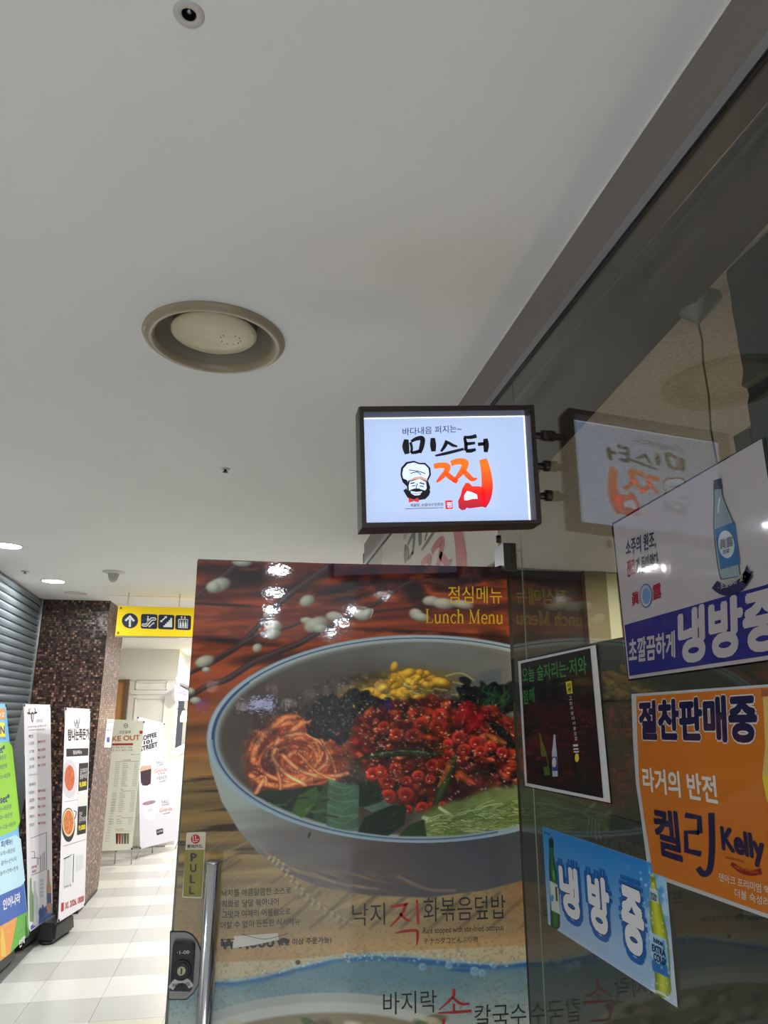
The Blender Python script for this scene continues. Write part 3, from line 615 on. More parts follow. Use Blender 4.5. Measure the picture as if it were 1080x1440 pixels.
# lock
M_lock = mat('lock_black', (46, 46, 50), .5, spec=.3); LP = PY(DOOR-.004); LP2 = PY(DOOR-.022)
arc = [(237.5, 1405), (240, 1311), (261, 1311), (270, 1315), (277, 1324), (282, 1337), (284, 1352), (283, 1368), (279, 1383), (272, 1396), (262, 1405)]
pl_ = slab('lock_plate', [LP.at(*q) for q in arc], (0, .005, 0), mat('lock_plate_metal', (120, 118, 116), .3, metal=.8), door, .0006)
pl2 = slab('lock_plate_rim', [LP.at(261+(q[0]-261)*1.05, 1358+(q[1]-1358)*1.03, -.001) for q in arc], (0, .004, 0), M_black, door)
lb = slab('lock_body', [LP2.at(*q) for q in [(238.5, 1394), (243, 1329), (246, 1326), (270, 1327), (274, 1331), (270, 1391), (267, 1395)]], (0, .02, 0), M_lock, door, .0012)
c0 = LP2.at(255.5, 1364)
def disc(name, c, r, d, m, par, n=(0, -1, 0), seg=28, inner=None):
    bm = bmesh.new(); q = Vector(n).to_track_quat('Z', 'Y').to_matrix().to_4x4()
    bmesh.ops.create_cone(bm, cap_ends=True, segments=seg, radius1=r, radius2=r*.93, depth=d, matrix=Matrix.Translation(Vector(c)+Vector(n)*d/2) @ q)
    return fin(bm, name, m, par)
disc('cylinder', c0, .0215, .003, M_black, door); disc('cylinder', c0+Vector((0, -.003, 0)), .016, .003, M_lock, door); disc('keyway', c0+Vector((0, -.006, 0)), .0095, .0015, mat('brass_dull', (150, 142, 120), .3, metal=.7), door)
boxo('key_slot', (c0.x-.0015, c0.y-.0082, c0.z-.006), (c0.x+.0015, c0.y-.0073, c0.z+.006), M_black, door)
lbl = ink((186, 184, 178), 'flat')
flats('lock_label', LP2, ribbon([(240, 1390), (247, 1381), (256, 1378), (264, 1381), (269, 1388)], 8), lbl, .0006, door)
row('WAGNER 1255', LP2, 242, 1388, 267, 1386, 5, M_black, n=.0012, parent=door, bold=.02)
row('·1-08·', LP2, 249, 1342, 268, 1341, 5, lbl, n=.0006, parent=door, bold=.02)
# ---- the poster's picture
def XR(y): return 712 + (y-797)*.0513
def XL(y): return 277 - (y-788)*.0629
P = Print(DP, [(XL(788)+.6, 788.4), (XR(797)-.6, 797.6), (XR(1490)-.6, 1490), (XL(1490)+.6, 1490)], 450, 680)
X, Y = P.x, P.y; rs = np.random.RandomState(5)
def mixc(a, b, t): t = np.clip(t, 0, 1)[..., None]; return np.asarray(a, float)*(1-t) + np.asarray(b, float)*t
n1 = fbm(X-Y*.1, Y+X*.06, 190, 13, 1); n2 = fbm(X, Y, 70, 26, 2); n3 = fbm(X+Y*.3, Y, 42, 9, 3); g = fbm(X, Y, 3, 3, 9, 2)
base = mixc((118, 50, 34), (176, 88, 40), (Y-800)/120 + (n1-.5)*1.6)
base = base*(.72+.56*n1[..., None]); P.img = base
P.put(np.clip((n2-.56)*7, 0, 1)*np.clip((870-Y)/60, 0, 1)*np.clip((X-250)/60, .4, 1), (48, 24, 34))
for (cx, cy, rx, ry, a) in [(330, 815, 38, 13, -10), (352, 806, 26, 18, 25), (300, 800, 40, 6, 0), (450, 836, 60, 8, -12), (440, 812, 34, 7, -22), (495, 826, 16, 22, 25), (480, 838, 34, 8, -10), (532, 820, 10, 20, -30), (585, 835, 26, 12, 60), (600, 806, 30, 12, 40), (560, 818, 30, 5, 0), (640, 822, 30, 6, -15), (402, 830, 40, 6, -8), (700, 900, 26, 12, 20), (600, 890, 90, 3, 3), (660, 830, 40, 5, 0), (305, 850, 60, 2, 3), (330, 902, 60, 4, 5), (400, 935, 50, 9, -25), (370, 925, 40, 8, -8), (690, 806, 18, 12, 40)]:
    P.ell(cx, cy, rx, ry, (40, 20, 28), a, .9, .72)
P.put(np.clip((n3-.62)*6, 0, 1)*.5*(Y < 940), (205, 112, 62))
# lower left: golden straw mat and beige boards
t = np.clip((Y-960)/70, 0, 1); low = mixc((150, 98, 46), (150, 124, 74), (Y-1030)/80 + (n2-.5)); low = low*(.62+.76*n1[..., None])
P.put(t, low)
st = np.clip((fbm(X*1.0-Y*.5, Y+X*.05, 120, 7, 12)-.60)*8, 0, 1)*(Y > 1060)*(Y < 1290)*np.clip(1-(X-360)/120, 0, 1); P.put(st*.8, (52, 38, 28))
t = np.clip((Y-1180+(X-300)*.12)/90, 0, 1); bot = mixc((158, 138, 98), (176, 152, 112), n2); bot = bot*(.88+.26*n1[..., None]); P.put(t, bot)
for i in range(26):
    x0 = 250+rs.rand()*480; y0 = 1200+rs.rand()*100; l = 40+rs.rand()*90; P.line([(x0, y0), (x0+l, y0-l*(.35+.5*rs.rand()))], 1+rs.rand()*3, (96, 80, 58) if i % 2 else (196, 176, 134), 2.5, .38, smooth=False)
for i in range(9):
    x0 = 395+i*42; P.line([(x0, 1305), (x0+55, 1255)], 5, (92, 78, 60), 4, .45, smooth=False)
# sand band, paper band
t = np.clip((Y-1298)/30, 0, 1); P.put(t, mixc((186, 152, 104), (196, 166, 116), n2)*(.94+.12*n1[..., None]))
right = np.clip((X-700)/40, 0, 1)*np.clip((Y-1180)/60, 0, 1)*np.clip((1320-Y)/60, 0, 1); P.put(right*.5, (176, 120, 60))
wv = np.interp(X, [200, 280, 330, 370, 420, 470, 520, 580, 640, 700, 760], [1372, 1379, 1380, 1374, 1360, 1348, 1343, 1346, 1353, 1357, 1350])
pb = np.interp(X, [200, 330, 420, 470, 520, 600, 700, 760], [1352, 1351, 1347, 1341, 1337, 1334, 1330, 1326])
P.put(np.clip((Y-pb)/2.5, 0, 1), mixc((196, 182, 148), (206, 194, 162), n2))
sea = mixc((112, 148, 158), (186, 190, 178), (Y-1370)/85 + (n2-.5)*.5); P.put(np.clip((Y-wv)/2, 0, 1), sea)
P.put(np.exp(-((Y-wv-3-5*(n3-.5))/4.2)**2)*np.clip(.25+1.3*fbm(X, Y, 60, 10, 21), 0, 1), (36, 108, 172))
P.put(np.exp(-((Y-wv-9)/3.5)**2)*np.clip((fbm(X, Y, 50, 9, 22)-.45)*5, 0, 1)*(X > 560), (24, 84, 160))
P.put(np.exp(-((Y-wv+1)/2.2)**2)*.5, (190, 205, 205))
for i in range(90):
    x0 = rs.choice([rs.uniform(360, 560), rs.uniform(480, 720)]); y0 = np.interp(x0, [360, 420, 470, 560, 720], [1372, 1358, 1346, 1344, 1356])+rs.randn()*4; r = rs.uniform(.8, 2.2); P.ell(x0, y0, r, r, (206, 220, 222), 0, .5, .5)
for cx, cy, r in [(594, 1359, 5), (631, 1357, 5), (667, 1365, 6), (678, 1368, 5), (694, 1357, 4.5), (488, 1343, 4)]:
    P.ell(cx, cy, r, r, (225, 232, 232), 0, .3, .55); P.ell(cx+.5, cy+.6, r*.78, r*.78, (110, 160, 190), 0, .3, .75)
for i in range(120):                  # paper fibres
    x0 = rs.uniform(235, 745); y0 = rs.uniform(1290, 1490); a = rs.uniform(0, 3.14); l = rs.uniform(1, 4); P.line([(x0, y0), (x0+l*math.cos(a), y0+l*math.sin(a))], .8, (80, 76, 66), .8, .45, smooth=False)
P.put(np.clip((g-.6)*2.2, 0, .3)*(Y > 1230), (120, 108, 84))
# second bowl at the foot of the poster
P.ell(450, 1500, 240, 104, (176, 180, 172), -2, .01); P.ell(452, 1503, 226, 94, (196, 198, 188), -2, .03); P.ell(452, 1508, 214, 84, (150, 140, 112), -2, .05)
for i in range(40): P.ell(rs.uniform(300, 620), rs.uniform(1432, 1490), rs.uniform(6, 22), rs.uniform(4, 9), [(196, 186, 150), (110, 96, 66), (80, 96, 50), (214, 206, 178)][i % 4], rs.uniform(-40, 40), .5, .7)
# willow twigs with catkins
T1, T2 = (74, 52, 50), (118, 92, 92)
def twig(pts, w, hi=True):
    P.line(pts, w, T1, 1.6); 
    if hi: P.line([(x-1, y-1) for x, y in pts], [max(.6, q*.4) for q in (w if isinstance(w, list) else [w]*len(pts))], T2, 1.2, .7)
twig([(268, 846), (290, 828), (312, 812), (335, 792), (345, 786)], [5, 6, 6, 7, 7])
twig([(264, 948), (300, 930), (335, 908), (372, 872), (400, 842), (440, 812), (468, 792)], [5, 8, 8, 8, 10, 8, 8])
twig([(262, 950), (300, 928), (330, 912), (365, 893), (400, 884), (422, 876)], [5, 5, 7, 5, 4, 4])
twig([(255, 990), (290, 965), (320, 955), (360, 930), (420, 905), (450, 888), (490, 868), (530, 848), (560, 828), (585, 815)], [5, 8, 9, 9, 9, 8, 7, 6, 5, 4])
twig([(488, 872), (520, 862), (560, 857), (600, 853), (660, 858)], [4, 3, 2.5, 2, 2], False)
def catkin(x, y, rx, ry, a, c=(206, 210, 190)):
    P.ell(x, y, rx, ry, c, a, .35, .96, .28, c2=tuple(v*.78 for v in c))
for q in [(308, 823, 17, 10, -18), (300, 826, 10, 8, 0), (340, 791, 14, 6, 5), (432, 845, 11, 8, -20), (377, 864, 7, 5, -20), (386, 882, 11, 9, -15), (384, 892, 11, 7, -10), (362, 911, 7, 6, -20), (288, 930, 14, 8, -18), (290, 942, 6, 4, 0), (432, 873, 10, 5, 5), (445, 878, 18, 10, -20), (450, 884, 10, 6, 0), (470, 867, 12, 7, 5), (508, 865, 12, 8, 15), (516, 862, 9, 6, -30), (606, 845, 12, 7, 0), (624, 849, 16, 8, 5), (585, 864, 10, 8, 20), (592, 868, 12, 6, 10), (650, 850, 16, 6, 10), (268, 972, 6, 5, 0), (275, 985, 8, 5, 0)]: catkin(*q)
# bowl: outer body, rim, inside
body = [(291, 1040), (296, 1078), (312, 1127), (335, 1166), (362, 1198), (400, 1228), (450, 1247), (520, 1259), (600, 1262), (680, 1252), (760, 1232), (760, 1100), (700, 1000), (500, 960), (330, 980)]
P.poly(body, (140, 146, 140), 1, 1.6)
inb = np.zeros(X.shape)
tmp = P.img.copy(); P.img = np.zeros_like(tmp); P.poly(body, (255, 255, 255), 1, 1.6); inb = P.img[..., 0]/255; P.img = tmp
shade_t = np.clip((X-320)/300 + (Y-1130)/260 + (n1-.5)*.5, 0, 1); bc = mixc((178, 186, 178), (104, 92, 88), shade_t); bc = mixc(bc, (92, 95, 100), (X-520)/200)
P.put(inb, bc)
stk = np.clip((fbm(X*.9+Y*.9, Y-X*.32, 46, 5, 31)-.50)*7, 0, 1)*np.exp(-((Y-(1236+np.clip((X-420)*.05, -20, 14)))/17)**2)*np.clip((X-370)/50, 0, 1)*np.clip((600-X)/90, 0, 1); P.put(stk*inb*.75, (168, 138, 104))
P.put(np.exp(-(((X-400)/46)**2+((Y-1178)/22)**2))*.5*inb, (120, 106, 106))
for pts in [[(412, 1222), (440, 1232), (470, 1240)], [(440, 1228), (480, 1243), (530, 1250)], [(360, 1182), (385, 1208), (420, 1226)], [(560, 1232), (600, 1250), (640, 1252)]]: P.line(pts, 3, (186, 160, 128), 3, .5)
def E(dx=0, dy=0, k=0): return dict(cx=590, cy=1039, rx=299-dx, ry=146-dy)
def rimring(dx, dy, c, soft=.008, a=1, sy=0): P.ell(590+dx*.05, 1039+sy, 299-dx, 146-dy, c, 0, soft, a)
rimring(0, 0, (170, 198, 218)); rimring(2.2, 1.6, (198, 210, 210)); 
rimring(6, 3.6, (46, 88, 142), .006); rimring(8.6, 5.0, (186, 200, 198), .006); rimring(14, 9.5, (140, 144, 136), .02)
k = (((X-590)/283)**2 + ((Y-1040)/135)**2); inm = np.clip((1-k)*22, 0, 1)
inside = mixc((92, 84, 78), (140, 148, 146), (X-330)/300 + (960-Y)/260); inside = mixc(inside, (120, 112, 100), n2*.5); P.put(inm, inside)
P.ell(520, 1040, 190, 95, (70, 52, 44), 0, .5, .55)
# radish noodles at the left
def strand(pts, w, c, e): P.line(pts, w, c, 1.2, 1, edge=e)
P.ell(420, 1060, 72, 52, (168, 76, 38), 0, .35, .95); P.ell(372, 1080, 26, 34, (130, 56, 34), 10, .5, .9)
cols = [((228, 142, 84), (178, 74, 38)), ((238, 160, 100), (196, 92, 48)), ((214, 118, 62), (160, 62, 34)), ((244, 182, 126), (206, 110, 62))]
for i in range(24):
    a0 = rs.uniform(0, 6.28); R = rs.uniform(12, 58); cx, cy = 418+rs.randn()*9, 1062+rs.randn()*6; sp = rs.uniform(.8, 2.2)
    pts = [(cx+R*math.cos(a0+sp*k/5)*1.1, cy+R*.8*math.sin(a0+sp*k/5)) for k in range(6)]
    if max(p[1] for p in pts) > 1116 or min(p[0] for p in pts) < 347: continue
    strand(pts, rs.uniform(4.5, 8), *cols[i % 3])
for pts, w in [([(356, 1070), (362, 1045), (380, 1025), (400, 1010), (414, 1007)], 10), ([(408, 1030), (425, 1016), (440, 1016), (446, 1038)], 9), ([(392, 1038), (384, 1060), (394, 1080), (420, 1098)], 7), ([(398, 1062), (420, 1082), (452, 1092), (488, 1088)], 7), ([(402, 1035), (430, 1032), (456, 1050), (460, 1070), (446, 1084)], 6.5), ([(388, 1052), (384, 1066), (402, 1088), (430, 1104)], 7), ([(372, 1094), (366, 1104), (360, 1116)], 7), ([(358, 1096), (372, 1092), (374, 1104)], 5), ([(390, 1082), (394, 1098), (394, 1112)], 6), ([(420, 1060), (446, 1086), (470, 1096)], 5), ([(452, 1040), (466, 1066), (472, 1086)], 5)]: strand(pts, w, cols[3 if w == 7 or w == 6.5 else 1][0], cols[0][1])
for i in range(150): P.ell(rs.uniform(362, 490), rs.uniform(1010, 1108), .9, .9, (255, 214, 170) if i % 2 else (140, 40, 24), 0, .6, .55)
# yellow bean sprouts
P.ell(560, 968, 76, 26, (150, 128, 54), -8, .5, .8)
for i in range(14): x0 = rs.uniform(540, 640); y0 = rs.uniform(948, 985); P.line([(x0, y0), (x0+22, y0+3+rs.randn()*3), (x0+40, y0+8+rs.randn()*3)], 3, (204, 196, 136), 1.5, .8, edge=(150, 144, 88))
for i in range(70):
    t_ = rs.rand(); x0 = 490+t_*118; yc = 984-44*math.sin(min(1, t_*1.25)*math.pi/2*1.0)*1.0+6; y0 = yc + abs(rs.randn())*10; 
    P.ell(x0, min(y0, 1000), rs.uniform(5, 9), rs.uniform(3.5, 5.5), (228, 190, 62), rs.uniform(-40, 30), .25, 1, .35, c2=(186, 140, 34))
for q in [(554, 938, 5, 8, 20), (575, 946, 10, 6, -10), (620, 960, 14, 7, 15), (602, 964, 10, 6, 0), (590, 984, 12, 7, -8), (566, 976, 11, 6, 0), (548, 985, 9, 6, 0), (538, 966, 12, 7, -20), (566, 994, 9, 6, 0)]: P.ell(*q[:4], (236, 200, 74), q[4], .25, 1, .35, c2=(192, 148, 38))
# greens at the right rear
for i in range(60): P.ell(rs.uniform(646, 722), rs.uniform(965, 1004)+abs(rs.randn())*3, rs.uniform(4, 12), rs.uniform(3, 7), [(26, 38, 34), (36, 52, 42), (20, 28, 28)][i % 3], rs.uniform(-60, 60), .35, .95)
P.ell(654, 957, 9, 5, (34, 44, 42), 20, .4)
for i in range(26): x0, y0 = rs.uniform(676, 716), rs.uniform(962, 996); P.line([(x0, y0), (x0+rs.uniform(-8, 8), y0+8), (x0+rs.uniform(-14, 14), y0+16)], 1.8, (62, 108, 58), 1, .8)
# laver flakes
for i in range(150):
    a_ = rs.uniform(0, 6.28); r_ = math.sqrt(rs.rand()); x0, y0 = 492+62*r_*math.cos(a_), 1012+32*r_*math.sin(a_)-(8 if math.cos(a_) > 0 else 0)
    P.ell(x0, y0, rs.uniform(5, 12), rs.uniform(3, 8), [(24, 26, 30), (34, 38, 44), (16, 16, 20)][i % 3], rs.uniform(-70, 70), .3, .95)
for i in range(130):
    a_ = rs.uniform(0, 6.28); r_ = math.sqrt(rs.rand()); x0, y0 = 495+56*r_*math.cos(a_), 1008+27*r_*math.sin(a_); P.line([(x0, y0), (x0+rs.uniform(-5, 5), y0+rs.uniform(-4, 4))], rs.uniform(.8, 1.8), (110, 120, 130) if i % 3 else (62, 70, 78), .9, .7, smooth=False)
P.ell(525, 1054, 36, 22, (150, 44, 24), 10, .4, .95)
# chilli octopus
blob = [(500, 1010), (540, 990), (600, 980), (650, 985), (700, 1000), (726, 1020), (735, 1090), (700, 1118), (650, 1122), (600, 1140), (560, 1125), (520, 1100), (505, 1070), (490, 1040)]
P.poly(blob, (112, 28, 18), 1, 6)
def inblob(x, y):
    ins = False; j = len(blob)-1
    for i in range(len(blob)):
        (x0, y0), (x1, y1) = blob[j], blob[i]
        if (y1 > y) != (y0 > y) and x < (x0-x1)*(y-y1)/(y0-y1)+x1: ins = not ins
        j = i
    return ins
for i in range(480):
    x0, y0 = rs.uniform(495, 735), rs.uniform(980, 1138)
    if not inblob(x0, y0): continue
    c = [(206, 72, 34), (168, 48, 26), (226, 110, 58), (122, 32, 22), (52, 20, 18), (186, 62, 34)][i % 6]
    P.ell(x0, y0, rs.uniform(4, 13), rs.uniform(3, 7), c, rs.uniform(-60, 60), .4, .85, .4, c2=tuple(v*.62 for v in c))
for q in [(632, 1108, 40, 18), (590, 1090, 26, 8), (680, 1085, 20, 14), (600, 1048, 50, 6)]: P.ell(*q, (42, 14, 14), 0, .8, .6)
for i in range(170):
    x0, y0 = rs.uniform(505, 728), rs.uniform(985, 1125)
    if inblob(x0, y0): P.ell(x0, y0, rs.uniform(.8, 3.2), rs.uniform(.7, 1.4), (255, 196, 160), rs.uniform(-40, 40), .7, .75)
def sucker(x, y, r, a=0):
    P.ell(x, y, r, r*.86, (222, 110, 70), a, .2, 1, .3, c2=(172, 48, 28)); P.ell(x, y-.3, r*.66, r*.55, (186, 50, 30), a, .2, 1); P.ell(x, y+r*.12, r*.5, r*.4, (146, 26, 18), a, .3, 1); P.ell(x-r*.15, y+r*.3, r*.22, r*.1, (250, 190, 160), 0, .5, .8)
for q in [(582, 1034, 12), (617, 1019, 12), (619, 1006, 12), (592, 1017, 10), (646, 1037, 11), (669, 1044, 10), (653, 1054, 10), (676, 1056, 9), (690, 1050, 9), (706, 1058, 9), (630, 1046, 8), (608, 1076, 10), (631, 1063, 10), (605, 1096, 8), (588, 1091, 9), (545, 1099, 12), (546, 1120, 12), (571, 1117, 12), (535, 1085, 10), (556, 1080, 9), (594, 1135, 9), (574, 1138, 7), (525, 1088, 11), (540, 1022, 9), (558, 1033, 10), (572, 1098, 8), (622, 1132, 6)]: sucker(*q)
P.line([(500, 1068), (530, 1062), (570, 1058), (600, 1060), (624, 1059)], [2, 9, 10, 9, 3], (66, 82, 48), 1.2, 1, edge=(34, 44, 26)); P.line([(520, 1062), (560, 1056), (600, 1058)], 1.6, (150, 160, 120), 1, .6)
P.line([(640, 1064), (632, 1085), (620, 1112), (606, 1144)], [6, 14, 13, 3], (70, 92, 50), 1.2, 1, edge=(34, 48, 28)); P.line([(634, 1070), (626, 1088), (616, 1106)], [5, 7, 3], (196, 120, 60), 1.5, .9)
P.line([(684, 1012), (704, 1028), (722, 1050)], [3, 13, 8], (28, 32, 24), 1.5); P.line([(684, 1032), (698, 1040), (711, 1045)], [4, 12, 4], (190, 120, 50), 1.5, 1, edge=(120, 56, 24)); P.line([(646, 1090), (660, 1098), (668, 1103)], [14, 9, 2], (206, 98, 40), 1.5, 1, edge=(150, 60, 26))
P.ell(652, 1006, 12, 22, (176, 22, 26), 22, .1, 1, .35, c2=(130, 10, 18)); P.line([(648, 1022), (653, 1006), (658, 990)], 1, (226, 80, 80), 1, .7)
P.ell(668, 1017, 10, 21, (184, 26, 28), 42, .1, 1, .35, c2=(134, 12, 18)); P.line([(658, 1030), (668, 1017), (678, 1005)], 1, (226, 80, 80), 1, .7)
for i in range(60):
    x0, y0 = rs.choice([rs.uniform(505, 560), rs.uniform(560, 725)]), rs.uniform(984, 1110); P.ell(x0, y0, 1.9, 1.1, (222, 190, 140), rs.uniform(-60, 60), .4, .8)
# shredded cabbage
P.ell(668, 1148, 82, 27, (134, 150, 84), -8, .3, .95); P.ell(700, 1128, 44, 22, (146, 162, 94), -8, .4, .9)
for i in range(200):
    t_ = rs.rand(); x0 = 596+t_*140; y0 = 1170-t_*52+rs.rand()*(14+36*t_); l = rs.uniform(18, 44)
    if y0 > 1174-(x0-600)*.05: continue
    P.line([(x0, y0), (x0+l*.5, y0-l*.1+rs.randn()*2), (x0+l, y0-l*.24)], rs.uniform(1.6, 3.8), [(196, 210, 144), (172, 190, 112), (216, 224, 170), (140, 160, 84)][i % 4], 1, .9, edge=(96, 116, 56))
P.line([(596, 1150), (612, 1156), (636, 1172)], 6, (206, 216, 176), 1.2); P.line([(618, 1136), (640, 1150), (662, 1160)], 4.5, (206, 218, 168), 1.2)
for i in range(170):
    x0 = rs.uniform(598, 728); y0 = rs.uniform(1132 + (700-x0)*.12, 1172-(x0-620)*.06) if x0 > 640 else rs.uniform(1150, 1172); l = rs.uniform(14, 34); a_ = rs.uniform(-.5, .25)
    P.line([(x0, y0), (x0+l*.5, y0+l*.5*a_-1), (x0+l, y0+l*a_)], rs.uniform(1.4, 3.2), [(190, 204, 134), (164, 182, 102), (212, 222, 164), (126, 146, 72)][i % 4], 1, .9, edge=(92, 110, 54))
# perilla leaves
LD, LM, LL = (34, 54, 36), (62, 94, 58), (110, 146, 78)
for pts, c in [([(358, 1118), (372, 1112), (412, 1110), (440, 1104), (462, 1106), (470, 1160), (440, 1152), (400, 1138)], LD), ([(410, 1142), (420, 1118), (445, 1106), (450, 1118), (440, 1140), (424, 1150)], (74, 110, 46)), ([(446, 1120), (462, 1096), (462, 1160), (440, 1152)], LM), ([(504, 1100), (530, 1098), (540, 1124), (520, 1136), (503, 1134)], (38, 62, 46)), ([(503, 1170), (512, 1150), (548, 1132), (572, 1134), (568, 1160), (545, 1176)], (36, 58, 44)), ([(510, 1136), (540, 1126), (552, 1132), (524, 1142)], (104, 128, 112)), ([(560, 1176), (575, 1160), (596, 1152), (600, 1176)], (52, 76, 40))]: P.poly(pts, c, 1, 1.5)
P.poly([(461, 1095), (480, 1100), (505, 1104), (504, 1169), (480, 1168), (459, 1162)], (92, 124, 98), 1, 1.2)
for i in range(7):
    y0 = 1102+i*10; P.line([(462, y0), (482, y0+6), (503, y0+3-(i % 2)*8)], 1.1, (128, 156, 128), 1, .8); P.line([(476+(i % 3)*6, y0), (482+(i % 3)*5, y0+10)], .9, (116, 146, 118), 1, .7)
for i in range(20): x0, y0 = rs.uniform(366, 456), rs.uniform(1114, 1146); P.line([(x0, y0), (x0+rs.uniform(6, 20), y0+rs.uniform(-7, 4))], rs.uniform(.8, 3), LL if i % 2 else (18, 30, 22), 1.5, .55, smooth=False)
for i in range(14): x0, y0 = rs.uniform(508, 566), rs.uniform(1108, 1168); P.line([(x0, y0), (x0+rs.uniform(4, 16), y0-rs.uniform(2, 9))], 1, (112, 140, 116), 1, .5, smooth=False)
food = np.clip((1-(((X-540)/210)**2 + ((Y-1060)/118)**2))*6, 0, 1); f1 = fbm(X, Y, 9, 7, 41, 3); f2 = fbm(X, Y, 26, 18, 42, 2)
food = food*np.clip((1112-Y)/12, .25, 1)*np.clip((Y-(1010-(X-340)*.55))/14, 0, 1)
P.img = P.img*(1 + food[..., None]*((f1-.5)*.8+(f2-.5)*.5)[..., None])
spk = np.clip((fbm(X, Y, 3.2, 2.4, 44, 2)-.74)*9, 0, 1)*food*(Y < 1105)*(X > 350); P.put(spk*.55, (255, 214, 180))
# restore the near rim over the food
kk = (((X-590)/287)**2 + ((Y-1039)/138)**2); edge = np.clip((kk-1)*60, 0, 1)*inb*0
ring = np.clip((kk-.985)*40, 0, 1)*(Y > 1040)*np.clip((1-(((X-590)/299)**2+((Y-1039)/146)**2))*60, 0, 1)
P.put(ring, (168, 184, 186))
rr = np.sqrt(((X-590)/299)**2+((Y-1039)/146)**2); P.put(np.exp(-((rr-.968)/.0055)**2)*(X < 700)*(((Y > 960)*(X < 400)) | (Y > 1050)), (48, 88, 140))
P.put(np.exp(-((rr-.992)/.008)**2)*.6, (172, 200, 216))
# braided cord
for i in range(30):
    t_ = i/29; x0 = np.interp(t_, [0, .3, .6, 1], [382, 408, 440, 492]); y0 = np.interp(t_, [0, .15, .5, .75, 1], [1206, 1214, 1258, 1282, 1298]); P.ell(x0+(2 if i % 2 else -2), y0, 6, 3.2, (192, 176, 140), 35 if i % 2 else -50, .4, .9*(1-.6*t_), .4, c2=(140, 120, 88))
P.ell(435, 1174, 1.6, 5, (44, 40, 40), 20, .3); P.ell(419, 1353, 3.4, 3.4, (84, 72, 52), 0, .2)
poster = thing('lunch_poster', 'large glossy lunch menu poster of a bowl of octopus rice covering the glass door', 'poster', (DP.at(500, 1200).x, DOOR, H))
M_print = mat('poster_print', (200, 200, 200), .4, coat=1, coatr=.03, bump=.00006, bscale=110, attr='print', spec=.1); M_print.node_tree.nodes['Principled BSDF'].inputs['Coat IOR'].default_value = 1.5
P.img = 255*np.clip(P.img/255, 0, 1)**1.22*1.04; P.build('printed_film', M_print, .0012, poster, gain=1.0, sat=.97)
b0 = DP.at(XL(1490)+.6, 1490); boxo('poster_foot', (xl+.002, DOOR-.0007, .02), (xr-.002, DOOR-.0002, b0.z+.03), ink((186, 190, 178)), poster)
YL = ink((232, 196, 24)); BK = ink((22, 20, 20)); RD = ink((164, 28, 30)); WT = ink((226, 222, 212))
NP = .0020
row('점심메뉴', DP, 630, 848.5, 706, 848.8, 24, YL, parent=poster, n=NP, bold=.004)
# roman capitals with serifs
def roman(word, x0, x1, yb0, yb1, hgt):
    G_ = {'L': (1.0, [[(.22, 0), (.22, 1)], [(.05, .02), (.85, .02)], [(.05, .98), (.42, .98)], [(.85, .02), (.88, .25)]]),
          'u': (.95, [[(.2, .62), (.2, .14), (.35, .0), (.55, .03), (.72, .16)], [(.72, .62), (.72, 0)], [(.05, .61), (.2, .61)], [(.57, .61), (.72, .61)], [(.72, .01), (.88, .01)]]),
          'n': (.95, [[(.22, 0), (.22, .6)], [(.22, .45), (.36, .6), (.55, .62), (.70, .48), (.72, 0)], [(.05, .6), (.22, .6)], [(.06, .01), (.38, .01)], [(.56, .01), (.88, .01)]]),
          'c': (.8, [[(.70, .5), (.55, .62), (.32, .56), (.15, .3), (.30, .05), (.52, .0), (.72, .12)]]),
          'h': (.95, [[(.22, 0), (.22, 1)], [(.22, .45), (.36, .6), (.55, .62), (.70, .48), (.72, 0)], [(.05, .98), (.22, .98)], [(.06, .01), (.38, .01)], [(.56, .01), (.88, .01)]]),
          'M': (1.45, [[(.24, 0), (.24, .98)], [(.24, .98), (.70, .02)], [(.70, .02), (1.16, .98)], [(1.18, 0), (1.18, .98)], [(.06, .01), (.42, .01)], [(.98, .01), (1.38, .01)], [(.06, .98), (.28, .98)], [(1.14, .98), (1.36, .98)]]),
          'e': (.85, [[(.16, .34), (.74, .34), (.68, .54), (.48, .63), (.28, .56), (.15, .3), (.30, .05), (.54, .0), (.74, .12)]]), ' ': (.45, [])}
    tot = sum(G_[c][0] for c in word); sc = (x1-x0)/tot; cx = x0; polys = []
    thin = {'L': (1, 2, 3), 'u': (2, 3, 4), 'n': (2, 3, 4), 'h': (2, 3, 4), 'M': (0, 2, 4, 5, 6, 7), 'c': (), 'e': (), ' ': ()}
    for c in word:
        for i, s in enumerate(G_[c][1]):
            pts = [(cx+px_*sc, yb0+(yb1-yb0)*(cx-x0)/(x1-x0)-py_*hgt) for px_, py_ in s]
            polys += ribbon(pts, .9 if i in thin[c] else (2.0 if c not in 'ce' else 1.6), smooth=c in 'uncheM' and len(pts) > 3)
        cx += G_[c][0]*sc
    return polys
flats('lettering', DP, roman('Lunch Menu', 598, 708, 876, 877.3, 19.5), YL, NP, poster)
for b_, x0, y0, x1, y1 in [('낙지를 매콤달콤한 소스로', 312, 1261.5, 409.5, 1257), ('직화로 달달 볶아내어', 312, 1277, 392, 1272.5), ('그맛과 야채의 어울림으로', 312, 1291.5, 408.7, 1286), ('더할 수 없이 든든한 식사메뉴', 310, 1306.5, 422, 1300)]:
    row(b_, DP, x0, y0, x1, y1, 10.5, BK, parent=poster, n=NP, bold=.006)
row('₩9,000', DP, 310, 1337, 386, 1333.5, 17, BK, parent=poster, n=NP, bold=.03)
flats('price_tape', DP, [[(329, 1316), (391, 1311.5), (392, 1321), (360, 1328), (327, 1333)]], ink((206, 202, 188)), NP+.0006, poster)
